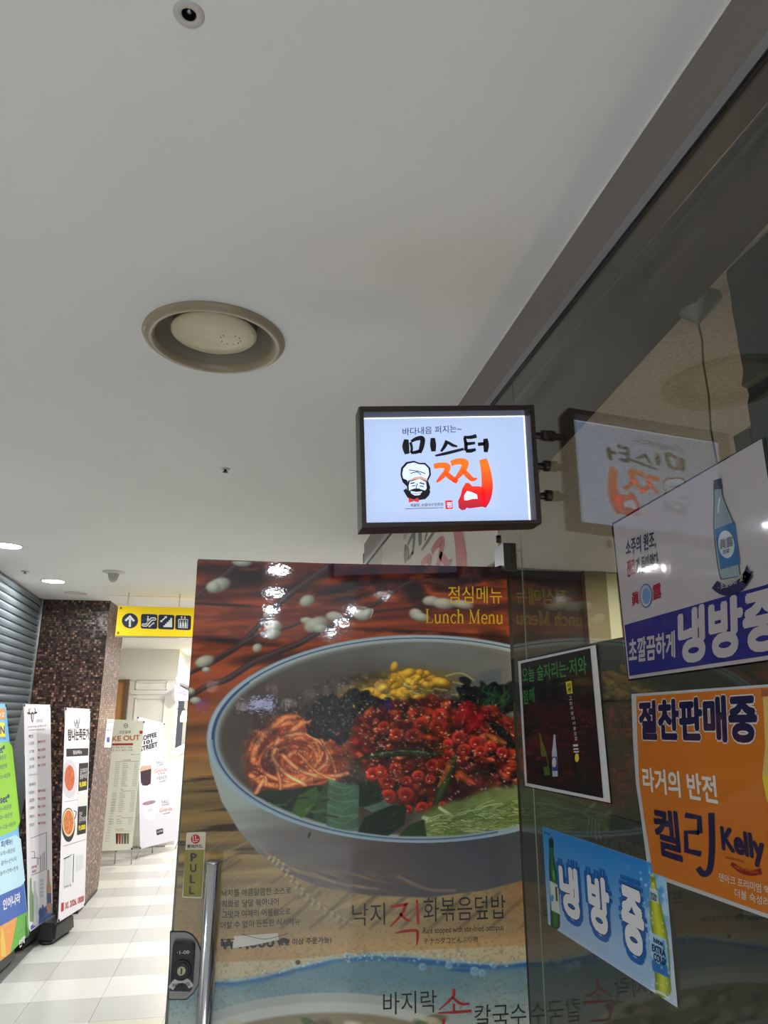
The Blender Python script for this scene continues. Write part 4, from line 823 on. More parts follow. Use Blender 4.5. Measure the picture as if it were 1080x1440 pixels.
flats('crossing_out', DP, [q for s in (ribbon([(391, 1326), (399, 1322), (406, 1325)], 7), ribbon([(312, 1321), (330, 1320)], 1.2), ribbon([(340, 1313), (372, 1320), (405, 1312)], .7)) for q in s], BK, NP+.001, poster)
row('(2인 이상 주문가능)', DP, 392, 1331.5, 466, 1327, 11, BK, parent=poster, n=NP, bold=.02)
row('낙지', DP, 495, 1302, 541.5, 1300, 31, BK, parent=poster, n=NP, bold=-.001)
flats('brush_lettering', DP, [q for s in (ribbon([(549, 1275), (562, 1273), (574, 1270)], [3, 4, 3]), ribbon([(571, 1271), (564, 1286), (549, 1303)], [4, 4, 1.5]), ribbon([(562, 1284), (570, 1292), (577, 1295)], [3, 4, 3]), ribbon([(586, 1265), (587, 1282), (588, 1300)], [3, 4, 3.5]), ribbon([(556, 1312), (570, 1309), (587, 1308)], [2, 4, 4]), ribbon([(587, 1308), (587, 1318), (586, 1329)], [4, 4, 1.5])) for q in s], RD, NP, poster)
row('화볶음덮밥', DP, 595, 1296.5, 711, 1291.5, 34, BK, parent=poster, n=NP, bold=-.001)
row('Rice topped with stir-fried octopus', DP, 595, 1315.5, 708, 1310.5, 11.5, BK, parent=poster, n=NP)
row('テナガダコどんぶり物', DP, 596, 1328, 672, 1325, 9.5, BK, parent=poster, n=NP)
row('바지락', DP, 538.5, 1427, 614, 1423, 32, BK, parent=poster, n=NP, bold=-.001)
flats('brush_lettering', DP, [q for s in (ribbon([(638, 1390), (636, 1402), (617, 1420)], [4, 4, 1.5]), ribbon([(636, 1402), (648, 1411), (660, 1411)], [3, 4, 3]), ribbon([(638, 1411), (638, 1422)], 3.5), ribbon([(616, 1424), (640, 1423), (663, 1421)], [2, 4, 4]), ribbon([(624, 1432), (626, 1450), (655, 1449)], [4, 4, 3])) for q in s], RD, NP, poster)
row('칼국수', DP, 667, 1447, 740, 1443, 34, BK, parent=poster, n=NP, bold=-.001)
flats('patch_outline', DP, [q for s in (ribbon([(662, 798), (662, 818), (666, 824), (672, 826.5), (713, 828)], 1.3),) for q in s], mat('outline_dark', (30, 18, 18), .4), NP, poster)
flats('patch_outline', DP, [[(697, 797.3), (711.6, 792.5), (712, 798)]], M_black, NP, poster)
# the pull sticker
st = thing('pull_sticker', 'gold and white PULL sticker above the lock on the left edge of the glass door', 'sticker', (DP.at(273, 1215).x, DOOR, DP.at(273, 1215).z))
def rquad(c, r=2.2):
    out = []
    for i in range(4):
        p, a, b = Vector(c[i]), Vector(c[i-1]), Vector(c[(i+1) % 4]); u = (a-p).normalized()*r; v = (b-p).normalized()*r
        for t_ in (0, .35, .7, 1): out.append(tuple(p + u*(1-t_)**2 + v*t_**2))
    return out
sheet('backing', DP, rquad([(262.5, 1170.5), (289.8, 1169.5), (284.5, 1263), (256.2, 1262)]), ink((206, 196, 176), 'flat'), .0030, .0008, st)
flats('gold_field', DP, [rquad([(260.5, 1194.5), (287.5, 1194.5), (283, 1261), (257.6, 1260)], 1.6)], ink((142, 132, 62), 'flat'), .0034, st)
flats('emblem', DP, [ell(275, 1179.6, 6.4, 6.6)], ink((190, 24, 40), 'flat'), .0034, st)
flats('emblem_mark', DP, ribbon([(271.5, 1175), (272, 1183.5), (278, 1182.5)], 1.1, False)+ribbon([(275, 1174.5), (275.3, 1180.6), (280, 1180)], 1.1, False), ink((222, 214, 200), 'flat'), .0038, st)
row('롯데카드', DP, 263, 1192.5, 285, 1192, 5.2, BK, parent=st, n=.0038, bold=.03)
for c_, x0, y0, w_, h_ in [('P', 268, 1211, 9, 11.5), ('U', 267.4, 1226, 9, 11.5), ('L', 267, 1241.5, 7.5, 11.5), ('L', 266, 1257, 7.5, 11.5)]: row(c_, DP, x0, y0, x0+w_, y0, h_, BK, parent=st, n=.0038, bold=.035)
# ================================================================== POSTERS TAPED ON THE SHOP GLASS
W = PX(G-.0012)
def edge_at(x, y, z):          # picture point straight above or below (x, y) on the glass at height z
    p = W.at(x, y); return proj(G-.0012, p.y, z)
def hanging(name, label, quad, m, nm='sheet', lam=True):
    c = W.at(sum(q[0] for q in quad)/len(quad), sum(q[1] for q in quad)/len(quad))
    t = thing(name, label, 'poster', tuple(c), 'posters on the shop glass')
    if lam:
        cx, cy = sum(q[0] for q in quad)/len(quad), sum(q[1] for q in quad)/len(quad)
        sheet('laminate', W, [(cx+(x-cx)*1.03, cy+(y-cy)*1.018) for x, y in quad], M_lam, .0003, .0004, t)
    sheet(nm, W, quad, m, .0012, .0006, t)
    return t
M_lam = glass_mat('laminate_film', (.86, .87, .84, 1), 1.5)
NW = .0018
# --- soju poster
br = edge_at(1072, 617, W.at(885, 955).z+.012)
t = hanging('soju_poster', 'laminated grey soju poster with a navy band at its foot, topmost on the glass', [(863, 738), (1072, 617), br, (885, 955)], ink((166, 159, 160), 'lam'))
NV = ink((28, 34, 108), 'lam'); PA = ink((166, 159, 160), 'lam'); RDD = ink((150, 28, 44), 'lam'); NVD = ink((30, 34, 72), 'lam')
b2 = edge_at(1072, 617, W.at(886.5, 950).z+.012); t2 = edge_at(1072, 617, W.at(879.5, 879).z+.022)
flats('navy_band', W, [[(879.5, 879), (1080, 822), t2, b2, (886.5, 950)]], NV, NW, t)
flats('navy_band', W, [[(886.6, 950.5), (887, 950), b2, (b2[0], b2[1]+.6)]], NV, NW, t)
text('초깔끔하게', W, (886, 933), (951.5, 924.5), (885.5, 899), PA, NW+.0004, .03, t)
text('냉방중', W, (956, 935), (1106, 912), (954.5, 859), PA, NW+.0004, .05, t)
text('소주의 원조,', W, (881.5, 783), (924, 771), (881, 759), NVD, NW, .025, t)
text('진로', W, (883, 812), (894, 809), (882.5, 788), RDD, NW, .03, t)
text('가 돌아왔다', W, (895.5, 808.5), (927, 801), (895, 785), NVD, NW, .025, t)
text('眞', W, (890, 853), (900.5, 849), (889, 834), RDD, NW, .02, t)
text('露', W, (920, 845), (932, 840), (918.5, 824), RDD, NW, .02, t)
BL_ = ink((62, 100, 148), 'lam')
flats('round_seal', W, [ell(909.8, 837.8, 9, 17.3)], BL_, NW, t); flats('round_seal', W, [ell(909.8, 837.8, 7.6, 15)], PA, NW+.0003, t)
flats('round_seal', W, [ell(910.5, 838, 5.6, 11.6)], ink((96, 132, 168), 'lam'), NW+.0006, t)
# bottle printed on it
def bottle(pl, spine, par, inks, n):
    """spine: (x, y, width) down the bottle"""
    flats('bottle_print', pl, ribbon([(a, b) for a, b, c in spine], [c for a, b, c in spine]), inks, n, par)
GL = ink((120, 134, 142), 'lam'); GD = ink((48, 56, 66), 'lam')
bottle(W, [(1011, 681, 13), (1012, 700, 14), (1016, 722, 23), (1020, 745, 30.5), (1025, 790, 31), (1029, 813, 29)], t, GD, NW)
bottle(W, [(1011.3, 688, 10), (1012.3, 700, 11.5), (1016.3, 722, 20.5), (1020.3, 745, 28), (1025.3, 790, 28.5), (1029.3, 812, 26)], t, GL, NW+.0003)
flats('bottle_print', W, [[(1005.5, 675.5), (1016, 672.5), (1017.5, 686), (1006.5, 689)]], GD, NW+.0006, t)
flats('bottle_print', W, [ribbon([(1014, 700), (1012, 730), (1020, 800)], 2.2)[i] for i in range(4)], ink((170, 182, 188), 'lam'), NW+.0006, t)
flats('bottle_label', W, [[(1007, 744.5), (1035, 733.5), (1043, 793), (1015.5, 801)]], ink((44, 92, 140), 'lam'), NW+.0007, t)
flats('bottle_label', W, [ell(1023.8, 765.5, 11.3, 19.5, -6)], ink((176, 184, 190), 'lam'), NW+.001, t)
text('眞露', W, (1015, 773.5), (1034, 767.5), (1014, 759.5), ink((92, 92, 98), 'lam'), NW+.0013, .01, t)
text('진로', W, (1019.5, 780), (1029, 777), (1019, 774), NVD, NW+.0013, .02, t)
flats('ribbon_print', W, ribbon([(1007, 822), (1018, 829), (1030, 830), (1044, 822), (1056, 806)], [13, 15, 15, 15, 13]) + [[(1044, 816), (1053, 794), (1056, 804), (1062, 803), (1052, 822)]], NVD, NW+.0012, t)
text('· 초깔끔한 맛 ·', W, (1013, 831), (1052, 815), (1012, 822), PA, NW+.0016, .02, t)
for i, (x, y, s) in enumerate([(864, 735, 1), (1071, 617, 1), (887, 953, 1)]): pass
# --- dark poster
t = hanging('soju_poster', 'small white-bordered black poster with green lettering, nearest the glass door', [(729, 930), (838, 907), (859, 1129), (739, 1105)], ink((206, 208, 208), 'lam'))
K_ = ink((20, 20, 24), 'lam'); GN = ink((64, 132, 66), 'lam'); WH = ink((196, 198, 200), 'lam'); YE = ink((214, 200, 60), 'lam')
flats('black_field', W, [[(733, 933), (831, 911.5), (849.6, 1122.5), (742, 1101)]], K_, NW, t)
text('오늘 술자리는·저와', W, (736, 960.5), (827, 948), (735, 939.5), GN, NW+.0004, .012, t)
text('함께', W, (737.5, 991), (753.5, 988), (736, 970), GN, NW+.0004, .012, t)
flats('yellow_tag', W, [[(796.7, 959), (804.8, 957.3), (806.6, 974.8), (799, 976)]], YE, NW+.0004, t)
text('이\n벤', W, (800.3, 974), (805, 973), (799, 961), K_, NW+.0008, .02, t)
for i, c in enumerate('그는자방미치볼으로'): text(c, W, (801.5+i*1.02, 984.5+i*7.1), (805.3+i*1.02, 983.8+i*7.1), (801.2+i*1.02, 979.5+i*7.1), WH, NW+.0004, .01, t)
flats('small_print', W, [[(807, 1047), (814, 1046.4), (814.4, 1049.4), (807.4, 1050)], [(807.8, 1052.4), (814.6, 1052), (815, 1054), (808, 1054.6)], [(808, 1056.4), (815.4, 1056), (815.6, 1058), (808.4, 1058.4)]], WH, NW+.0004, t)
flats('yellow_dot', W, [ell(812.6, 1065.5, 2.9, 6.2)], YE, NW+.0004, t)
bottle(W, [(760, 1031, 2.5), (762.5, 1044, 3.5), (766, 1060, 8), (771, 1090, 8.5)], t, ink((70, 96, 34), 'lam'), NW+.0004)
bottle(W, [(766, 1064, 6.6), (768.5, 1078, 7)], t, K_, NW+.0008)
bottle(W, [(781, 1033, 2.5), (781, 1046, 4), (781, 1062, 7.4), (782, 1092, 7.4)], t, ink((170, 182, 196), 'lam'), NW+.0004)
bottle(W, [(781, 1064, 6.8), (782, 1084, 7)], t, ink((40, 70, 130), 'lam'), NW+.0008)
flats('round_seal', W, [ell(781, 1072, 2.8, 7)], WH, NW+.0011, t)
rs2 = random.Random(3)
flats('speckle', W, [ell(rs2.uniform(745, 835), rs2.uniform(970, 1060), .5, .8, 0, 6) for _ in range(60)], ink((120, 80, 90), 'lam'), NW+.0003, t)
# --- blue poster
Q = [(763.4, 1162), (936, 1220), (953.6, 1416.8), (772, 1299.7)]
t = hanging('beer_poster', 'light blue poster with white block lettering between two bottles, lowest on the glass', Q, ink((200, 206, 210), 'lam'), lam=False)
D = Print(W, Q, 190, 150); x_, y_ = D.x, D.y
vv = np.linspace(0, 1, D.ny)[:, None]*np.ones((1, D.nx)); uu = np.ones((D.ny, 1))*np.linspace(0, 1, D.nx)[None]
D.img = mixc((28, 122, 196), (150, 180, 212), np.clip(vv*1.25, 0, 1)); ice = fbm(x_, y_, 14, 20, 4); 
D.put(np.clip((uu-.72)*5, 0, 1)*np.clip((ice-.5)*5, 0, .7), (190, 214, 228)); D.put(np.clip((uu-.93)*14, 0, 1)*vv, (196, 208, 216)); D.put(np.clip((vv-.93)*14, 0, 1)*.5, (190, 204, 214))
def bot(D, sp, c, e): D.line([(a, b) for a, b, w_ in sp], [w_ for a, b, w_ in sp], c, 1, 1, edge=e)
bot(D, [(776, 1180, 5), (776.5, 1200, 6), (778, 1222, 10), (780.5, 1240, 13), (782, 1301, 13)], (44, 110, 52), (12, 40, 22))
D.poly([(772.6, 1179), (779, 1181.5), (779.6, 1193), (773, 1191)], (20, 34, 28)); D.poly([(773.6, 1238), (786, 1245), (788.6, 1286), (776.5, 1280)], (196, 206, 196)); D.ell(777.6, 1263, 2, 5, (60, 140, 180)); D.line([(783, 1248), (784, 1266)], 2.4, (24, 30, 26), 1)
D.line([(779, 1225), (780, 1236)], 2.5, (110, 180, 90), 1, .8)
bot(D, [(919, 1232, 6), (920.5, 1250, 9), (922, 1266, 14), (925, 1290, 19), (931, 1330, 22), (934, 1392, 22)], (196, 204, 54), (96, 116, 28))
D.poly([(915.4, 1231), (923.4, 1234), (923.6, 1242), (915.8, 1239)], (120, 132, 40)); D.poly([(914.6, 1248), (926.5, 1253), (927.8, 1271), (915.6, 1265)], (176, 196, 206))
D.poly([(914, 1310), (938, 1321), (943, 1376), (918.5, 1364)], (160, 198, 220)); D.poly([(917, 1346), (928, 1356), (938, 1346), (943, 1376), (918.5, 1364)], (40, 104, 168)); D.line([(934, 1324), (940, 1370)], 3, (44, 116, 176), 1.5, .8); D.line([(917, 1392), (930, 1396), (942, 1404)], 3, (210, 222, 226), 1.5, .9)
for i in range(60): D.ell(rs.uniform(900, 948), rs.uniform(1222, 1400), rs.uniform(.6, 1.6), rs.uniform(.8, 2.4), (214, 230, 238), 0, .5, .6)
D.build('picture', mat('poster_print_lam', (200, 200, 200), .45, coat=.6, coatr=.06, bump=.0003, bscale=14, attr='print', spec=.1), .0016, t, gain=1.0)
OB = ink((20, 92, 168), 'lam'); OW = ink((216, 218, 222), 'lam'); LN_ = ink((20, 40, 84), 'lam')
for c, a, b, d in [('냉', (791.5, 1281), (818.5, 1297.5), (787, 1212)), ('방', (832, 1303), (862.5, 1321), (827, 1226)), ('중', (879.5, 1332), (911, 1351), (874, 1243))]:
    for k, (m_, bo, n_) in enumerate([(OB, .15, 0), (LN_, .07, .0004), (OW, .055, .0008)]):
        def gr(p, s): cx, cy = (b[0]+d[0])/2, (b[1]+d[1])/2; return (cx+(p[0]-cx)*s, cy+(p[1]-cy)*s)
        s_ = [1.30, 1.06, 1.03][k]; text(c, W, gr(a, s_), gr(b, s_), gr(d, s_), m_, .0022+n_, bo, t)
text('hite', W, (921, 1325), (934, 1331), (920.5, 1317), LN_, .0022, .03, t); text('EXTRA', W, (918.5, 1337), (937.5, 1346.5), (918, 1326.5), LN_, .0022, .045, t); text('COLD', W, (921, 1350), (937.5, 1358.5), (920.5, 1339), LN_, .0022, .045, t)
text('EXTRA\nCOLD', W, (917, 1264), (926, 1268.5), (916.4, 1254), LN_, .0022, .03, t); text('하이트진로', W, (766.5, 1172), (775, 1175), (766.2, 1168.6), LN_, .0022, .01, t)
# --- orange poster
RX = 1150; a_ = W.at(1080, 962.5); 
Q = [(888.8, 976), (RX, 957.5), (RX, 1323), (1080, 1291), (913, 1231), (902.5, 1152), (895, 1100), (891, 1040)]
t = hanging('beer_poster', 'large orange beer poster with navy lettering on the glass under the grey poster', Q, ink((176, 176, 178), 'lam'), lam=False)
ORG = ink((186, 104, 30), 'lam'); NVO = ink((24, 24, 62), 'lam'); PW = ink((206, 198, 190), 'lam')
flats('orange_field', W, [[(896, 979.5), (RX-6, 962), (RX-6, 1315), (1080, 1285), (919.5, 1227.5), (907, 1150), (900, 1100), (897.5, 1040)]], ORG, .0017, t)
for m_, bo, n_, g_ in ((PW, .085, .0021, 1.5), (NVO, .05, .0025, 0)):
    text('절찬판매중', W, (901-g_, 1040.5+g_), (1069+g_, 1045.5+g_*1.5), (899.5-g_, 986-g_), m_, n_, bo, t)
text('라거의 반전', W, (906.5, 1112), (1012, 1131.5), (904, 1078), PW, .0021, .03, t)
text('켈', W, (925, 1201), (962.5, 1213), (919, 1134), NVO, .0021, .03, t)
flats('lettering', W, [q for s in (ribbon([(965, 1146), (985, 1150), (986, 1172)], [8, 8, 8], False), ribbon([(985, 1171), (966, 1170), (967, 1196), (988, 1201)], [7, 7, 8, 8], False), ribbon([(1002, 1143), (1003, 1190), (1000, 1222), (991, 1229), (983, 1220)], [9, 9, 9, 9, 8])) for q in s], NVO, .0021, t)
text('Kelly', W, (1018, 1205), (1080, 1223), (1014, 1161), NVO, .0021, .05, t)
flats('red_swash', W, ribbon([(1030, 1214), (1044, 1224), (1058, 1228), (1073, 1225)], [5, 7.5, 7.5, 9]), ink((128, 26, 30), 'lam'), .0021, t)
text('Smooth & Smart', W, (1023, 1207), (1049, 1213.5), (1022.6, 1203), ink((128, 40, 30), 'lam'), .0021, 0, t)
text('FRESH STREAM', W, (1036, 1221), (1068, 1229.5), (1036, 1217), ORG, .0025, .01, t)
text('덴마크 프리미엄 맥아 100%', W, (1013.5, 1238.5), (1122, 1270), (1013, 1227), PW, .0021, .006, t)
text('더블 숙성라거', W, (1035.5, 1261), (1094, 1279), (1035, 1249), PW, .0021, .006, t)
bg = [(1073.5, 972, 0), ]
flats('beer_glass', W, [[(1074, 970), (1140, 964), (1138, 1080), (1132, 1110), (1138, 1160), (1090, 1158), (1079, 1120), (1074, 1090), (1078, 1050), (1076, 1000)]], ink((196, 170, 90), 'lam'), .0021, t)
flats('beer_glass', W, [[(1074, 1092), (1134, 1092), (1136, 1150), (1090, 1150), (1080, 1122)]], ink((206, 186, 30), 'lam'), .0024, t)
flats('beer_glass', W, [[(1073, 970), (1142, 964), (1142, 974), (1073, 980)]], ink((150, 84, 50), 'lam'), .0024, t)
# --- white decal with the shop's lettering over the doorway
FL = PX(G-.001); yA, yB = FL.at(537, 785).y, DOOR+.06
t = thing('transom_decal', 'white lettered film on the glass over the doorway, behind the lightbox sign', 'decal', (G, (yA+yB)/2, TRIM-.2))
boxo('film', (G-.0014, yB, DTOP+.012), (G-.0004, yA, TRIM-.012), ink((196, 190, 178), 'flat'), t)
class Map:
    def __init__(s, src, dst, x0, X0, x1, X1, y0, z0, y1, z1): s.__dict__.update(locals()); s.n = dst.n; s.dst = dst
    def uv(s, x, y): return (s.X0+(x-s.x0)*(s.X1-s.X0)/(s.x1-s.x0), s.z0+(y-s.y0)*(s.z1-s.z0)/(s.y1-s.y0))
    def w(s, u, v, n=0.): return s.dst.w(u, v, n)
    def at(s, x, y, n=0.): return s.w(*s.uv(x, y), n)
zu = FL.uv(570, 764); zd = FL.uv(570, 794)
MP = Map(None, FL, 568, FL.uv(569, 770)[0], 690, FL.uv(653, 770)[0], 616, zu[1], 640, zd[1])
D_bk = mat('decal_black', (66, 64, 62), .5); D_rd = mat('decal_red', (168, 70, 70), .5)
_s = (I_bk, I_nv, I_rd, I_skin, I_wh, I_bow); I_bk = D_bk; I_nv = D_bk; I_rd = D_rd; I_skin = mat('decal_tan', (190, 150, 130), .5); I_wh = ink((196, 190, 178), 'flat'); I_bow = D_rd
sign_print(MP, t, 'd', .0010)
I_bk, I_nv, I_rd, I_skin, I_wh, I_bow = _s
# ================================================================== INSIDE THE SHOP
# stone pillar with a rough edge
SPn = PY(1.2)
prof_ = [(1019, 360), (1022, 392), (1027, 412), (1030, 440), (1036, 470), (1038, 486), (1042, 505), (1045, 520), (1043, 543), (1051, 547), (1053, 556), (1051, 568), (1056, 600), (1062, 640), (1072, 720), (1092, 900), (1120, 1150), (1150, 1400)]
pts = [SPn.at(*q) for q in prof_]; pts[0].z = TRIM+.02
bm = bmesh.new(); A1 = [bm.verts.new(p) for p in pts]; A2 = [bm.verts.new((p.x+.004*math.sin(i*2.7), 1.02, p.z)) for i, p in enumerate(pts)]; A3 = [bm.verts.new((1.9, 1.02, p.z)) for p in pts]; A4 = [bm.verts.new((1.9, 1.2, p.z)) for p in pts]
for i in range(len(pts)-1):
    for a, b in ((A1, A2), (A2, A3), (A3, A4), (A4, A1)): bm.faces.new((a[i], b[i], b[i+1], a[i+1]))
bm.faces.new((A1[0], A2[0], A3[0], A4[0])); bm.faces.new((A1[-1], A2[-1], A3[-1], A4[-1]))
sp_ = fin(bm, 'stone_pillar', mat('teal_slate', (44, 58, 56), .7, bump=.012, bscale=9, vary=.3, vscale=5)); tag(sp_, 'rough dark green stone pillar inside the shop behind the glass', 'pillar')
bp = PY(1.3); a = bp.at(1032, 612); b = bp.at(1062, 640)
spk = thing('corner_box', 'small dark box with a pale rim beside the stone pillar inside the shop', 'box', ((a.x+b.x)/2, 1.3, (a.z+b.z)/2))
slab('body', [bp.at(*q) for q in [(1031, 614), (1058, 598), (1064, 640), (1036, 640)]], (0, -.05, 0), M_dark, spk); 
bm = bmesh.new(); tube(bm, [bp.at(1030, 614, .052), bp.at(1058, 597, .052), bp.at(1060, 618, .052), bp.at(1030, 614, .052)], .0016, 6); fin(bm, 'rim', mat('rim_pale', (150, 146, 136), .6), spk)
# pendant lamp
zc_ = H+.925; c_ = onZ(978, 424, zc_)
pn = thing('pendant_lamp', 'pendant lamp inside the shop hanging by a crooked cord from a metal cone', 'pendant lamp', tuple(c_))
lathe('canopy', [(.058, 0), (.057, -.004), (.045, -.018), (.03, -.034), (.012, -.05), (.005, -.056), (.003, -.062), (0, -.062)], tuple(c_), mat('canopy_metal', (130, 140, 132), .35, metal=.6), pn, 40)
cp = [(0, 0, -.06), (.004, 0, -.10), (-.001, .0, -.16), (.002, 0, -.24), (-.004, 0, -.32), (.002, 0, -.42), (.0, 0, -.56)]
tubeo('cord', [c_+Vector(q) for q in cp], .0022, mat('cord_grey', (96, 92, 82), .7), pn, 8)
e_ = c_+Vector((0, 0, -.56))
lathe('socket', [(.0, .012), (.018, .01), (.02, -.032), (.012, -.034), (0, -.034)], tuple(e_), mat('socket_dark', (60, 50, 40), .5), pn, 24)
lathe('bulb', [(0, -.03), (.012, -.034), (.028, -.06), (.024, -.084), (0, -.092)], tuple(e_), mat('bulb_warm', (255, 200, 130), .5, emit=4), pn, 20)
pl_l = bpy.data.lights.new('bulb_light', 'POINT'); pl_l.energy = 5.0; pl_l.color = (1, .62, .3); pl_l.shadow_soft_size = .03; plo = bpy.data.objects.new('bulb_light', pl_l); COL.objects.link(plo); plo.location = (0, 0, -.66); plo.parent = pn
# ceiling lamp over the back of the shop, back wall in two tones
bk = PY(YB-.02)
def bbox_(name, x0, y0, x1, y1, m, d=.02):
    a = bk.at(x0, y0); b = bk.at(x1, y0); b.z = bk.at(x0, y1).z; return struct(boxo(name, (a.x, YB-d, min(a.z, b.z)), (b.x, YB-.001, max(a.z, b.z))  , m))
bbox_('wall_recess', 852, 806, 1010, 1180, mat('pale_yellow_wall', (232, 230, 192), .5)); bbox_('wall_pilaster', 818, 804, 848, 1180, mat('tan_wall', (150, 138, 104), .7), .06)
pa = bk.at(885, 830)
lt = thing('strip_lamp', 'short fluorescent strip lamp at the back of the shop', 'ceiling light', (pa.x, YB-.9, H+.92))
boxo('tray', (pa.x-.45, YB-.96, H+.895), (pa.x+.45, YB-.84, H+.924), M_tr, lt); boxo('tube', (pa.x-.42, YB-.93, H+.880), (pa.x+.42, YB-.87, H+.894), M_em, lt)
al = bpy.data.lights.new('strip', 'AREA'); al.shape = 'RECTANGLE'; al.size = .84; al.size_y = .06; al.energy = 14; al.color = (1, .98, .86); ao = bpy.data.objects.new('strip', al); COL.objects.link(ao); ao.location = (0, 0, -.045); ao.parent = lt
for yy in (.5, 2.4):  # lamps out of view, added to brighten the shop ceiling
    l2 = thing('strip_lamp', 'fluorescent strip lamp over the shop tables, %s the stone pillar' % ('nearer than' if yy < 1 else 'beyond'), 'ceiling light', (3.0, yy, H+.92))
    boxo('tray', (2.9, yy-.6, H+.895), (3.1, yy+.6, H+.924), M_tr, l2); boxo('tube', (2.96, yy-.57, H+.880), (3.04, yy+.57, H+.894), M_em, l2)
    al = bpy.data.lights.new('strip', 'AREA'); al.shape = 'RECTANGLE'; al.size = .08; al.size_y = 1.1; al.energy = 24; al.color = (1, .93, .82); ao = bpy.data.objects.new('strip', al); COL.objects.link(ao); ao.location = (0, 0, -.045); ao.parent = l2
# counter with a green board and an olive front along the glass
CX = 1.32; CP = PX(CX)
ct = thing('shop_counter', 'olive and dark green counter front inside the shop seen through the glass', 'counter', (CX+.15, 2.6, 0))
def cb(name, y_top, y_bot, m, dx=0., x=870):
    zt_ = CP.at(x, y_top).z; zb = CP.at(x, y_bot).z if y_bot else .01
    return boxo(name, (CX-dx, 1.35, zb), (CX+.35, 4.4, zt_), m, ct)
M_grn = mat('dark_green_board', (22, 36, 32), .6, vary=.1, vscale=4); M_olv = mat('olive_wood', (66, 56, 30), .55, vary=.25, vscale=5, stretch=(1, 3, .5)); M_gg = mat('grey_green_panel', (50, 53, 46), .7, vary=.05)
cb('top_board', 898, 985, M_grn, .012); cb('front_panel', 985.4, 1148, M_olv); cb('band', 1148.4, 1222, M_grn, .008); cb('kick_panel', 1222.4, None, M_gg)
cpn = PX(CX-.0005)
flats('oval_emblem', cpn, ribbon(ell(898, 1018, 23, 27, 0, 30)+[ell(898, 1018, 23, 27, 0, 30)[0]], 1.6), mat('emblem_dark', (34, 32, 22), .6), .001, ct)
row('금영', cpn, 878, 1029, 906, 1033, 21, _M['emblem_dark'], parent=ct, n=.001, bold=0)
cpb = PX(CX-.009)
row('Partner', cpb, 850, 1187, 912, 1214, 24, mat('letter_bronze', (98, 98, 74), .5), parent=ct, n=.0005, bold=.02)
row('Partner', cpb, 850.5, 1186.3, 911.5, 1213, 22.5, M_grn, parent=ct, n=.0009, bold=-.004)
flats('stripe_mark', cpb, [q for i in range(4) for q in ribbon([(829+i*4.2, 1146+i*3.5), (826+i*5.6, 1172+i*2)], 1)] + [ell(839, 1178, 2, 2.6), ell(845, 1178, 2, 2.6)], _M['letter_bronze'], .0006, ct)
# ================================================================== CORRIDOR: SIGN, BANNERS, FAR SHOP
SG = PY(7.0); ys = thing('direction_sign', 'yellow hanging direction sign with four navy pictograms', 'sign', (SG.at(219, 872).x, 7.0, SG.at(219, 872).z))
a, b = SG.at(166, 852), SG.at(163, 894); xR_ = SG.at(300, 872).x
P4 = [SG.at(166.2, 851.8), SG.at(161.8, 893.8), Vector((xR_, 7, b.z)), Vector((xR_, 7, a.z))]
M_yel = mat('sign_yellow', (250, 214, 12), .35, emit=.12, vary=.02)
slab('panel', P4, (0, .05, 0), M_yel, ys, .002)
bm = bmesh.new(); box(bm, (P4[1].x-.004, 6.996, P4[1].z-.012), (xR_, 7.054, P4[1].z)); fin(bm, 'bottom_rail', M_cream, ys)
for x in (.08, .55): tubeo('hanger', [(P4[0].x+x, 7.025, a.z), (P4[0].x+x, 7.025, CEIL)], .006, M_tr, ys, 8)
SGp = PY(6.9975); NVS = mat('sign_navy', (22, 32, 66), .35); WS = mat('sign_pictogram_white', (228, 230, 226), .4)
flats('pictogram_field', SGp, [ell(182.7, 872.9, 11.3, 10.6, 0, 36), rquad([(198.6, 863.2), (221.6, 864), (220.9, 884.6), (197.9, 883.8)], 3), rquad([(222.9, 864), (245.4, 864.9), (244.7, 885.4), (222.2, 884.5)], 3), rquad([(246.9, 864.9), (269, 865.7), (268.2, 886.2), (246.2, 885.3)], 3)], NVS, .0005, ys)
for i, (x, y) in enumerate([(170, 855), (166, 890)]): disc('bolt', SG.at(x, y), .012, .004, mat('rust_bolt', (150, 120, 60), .5, metal=.4), ys)
pol = [[(181, 881.5), (184, 881.6), (184.4, 870), (181.4, 870)], [(182.9, 864.8), (189.8, 872.6), (187.6, 874.6), (182.8, 869)], [(182.9, 864.8), (182.8, 869), (177.4, 874), (175.2, 872)]]
pol += ribbon([(200.5, 877.5), (205, 877.8), (213, 868.8), (218.3, 869)], 1.6, False) + ribbon([(200.5, 880.2), (206, 880.6), (214, 872), (218.3, 872)], 1.6, False) + ribbon([(218.3, 869), (219.4, 870.5), (218.3, 872)], 1) + ribbon([(200.5, 877.5), (199.6, 879), (200.5, 880.2)], 1) + [[(206.8, 869), (209.6, 869), (209.4, 874), (206.8, 876)], ell(208.2, 867.4, 1.1, 1.2, 0, 10)] + ribbon([(210, 881), (216, 876)], 1.4) + [[(208.8, 882), (209.4, 879.3), (212, 881.6)], [(217.2, 875), (216.8, 877.8), (214, 875.6)]]
pol += [[(227, 881.6), (229.8, 881.7), (229.9, 879.4), (232.2, 879.5), (232.3, 877), (234.6, 877.1), (234.8, 874.6), (237, 874.7), (237.2, 872), (239.4, 872.1), (239.6, 869), (242, 869), (242, 882.2)]] + ribbon([(227, 873.4), (233, 868)], 1.7) + [[(225.2, 875), (225.6, 871.6), (229, 874.6)], [(234.8, 866.4), (234.4, 869.8), (231, 866.8)]]
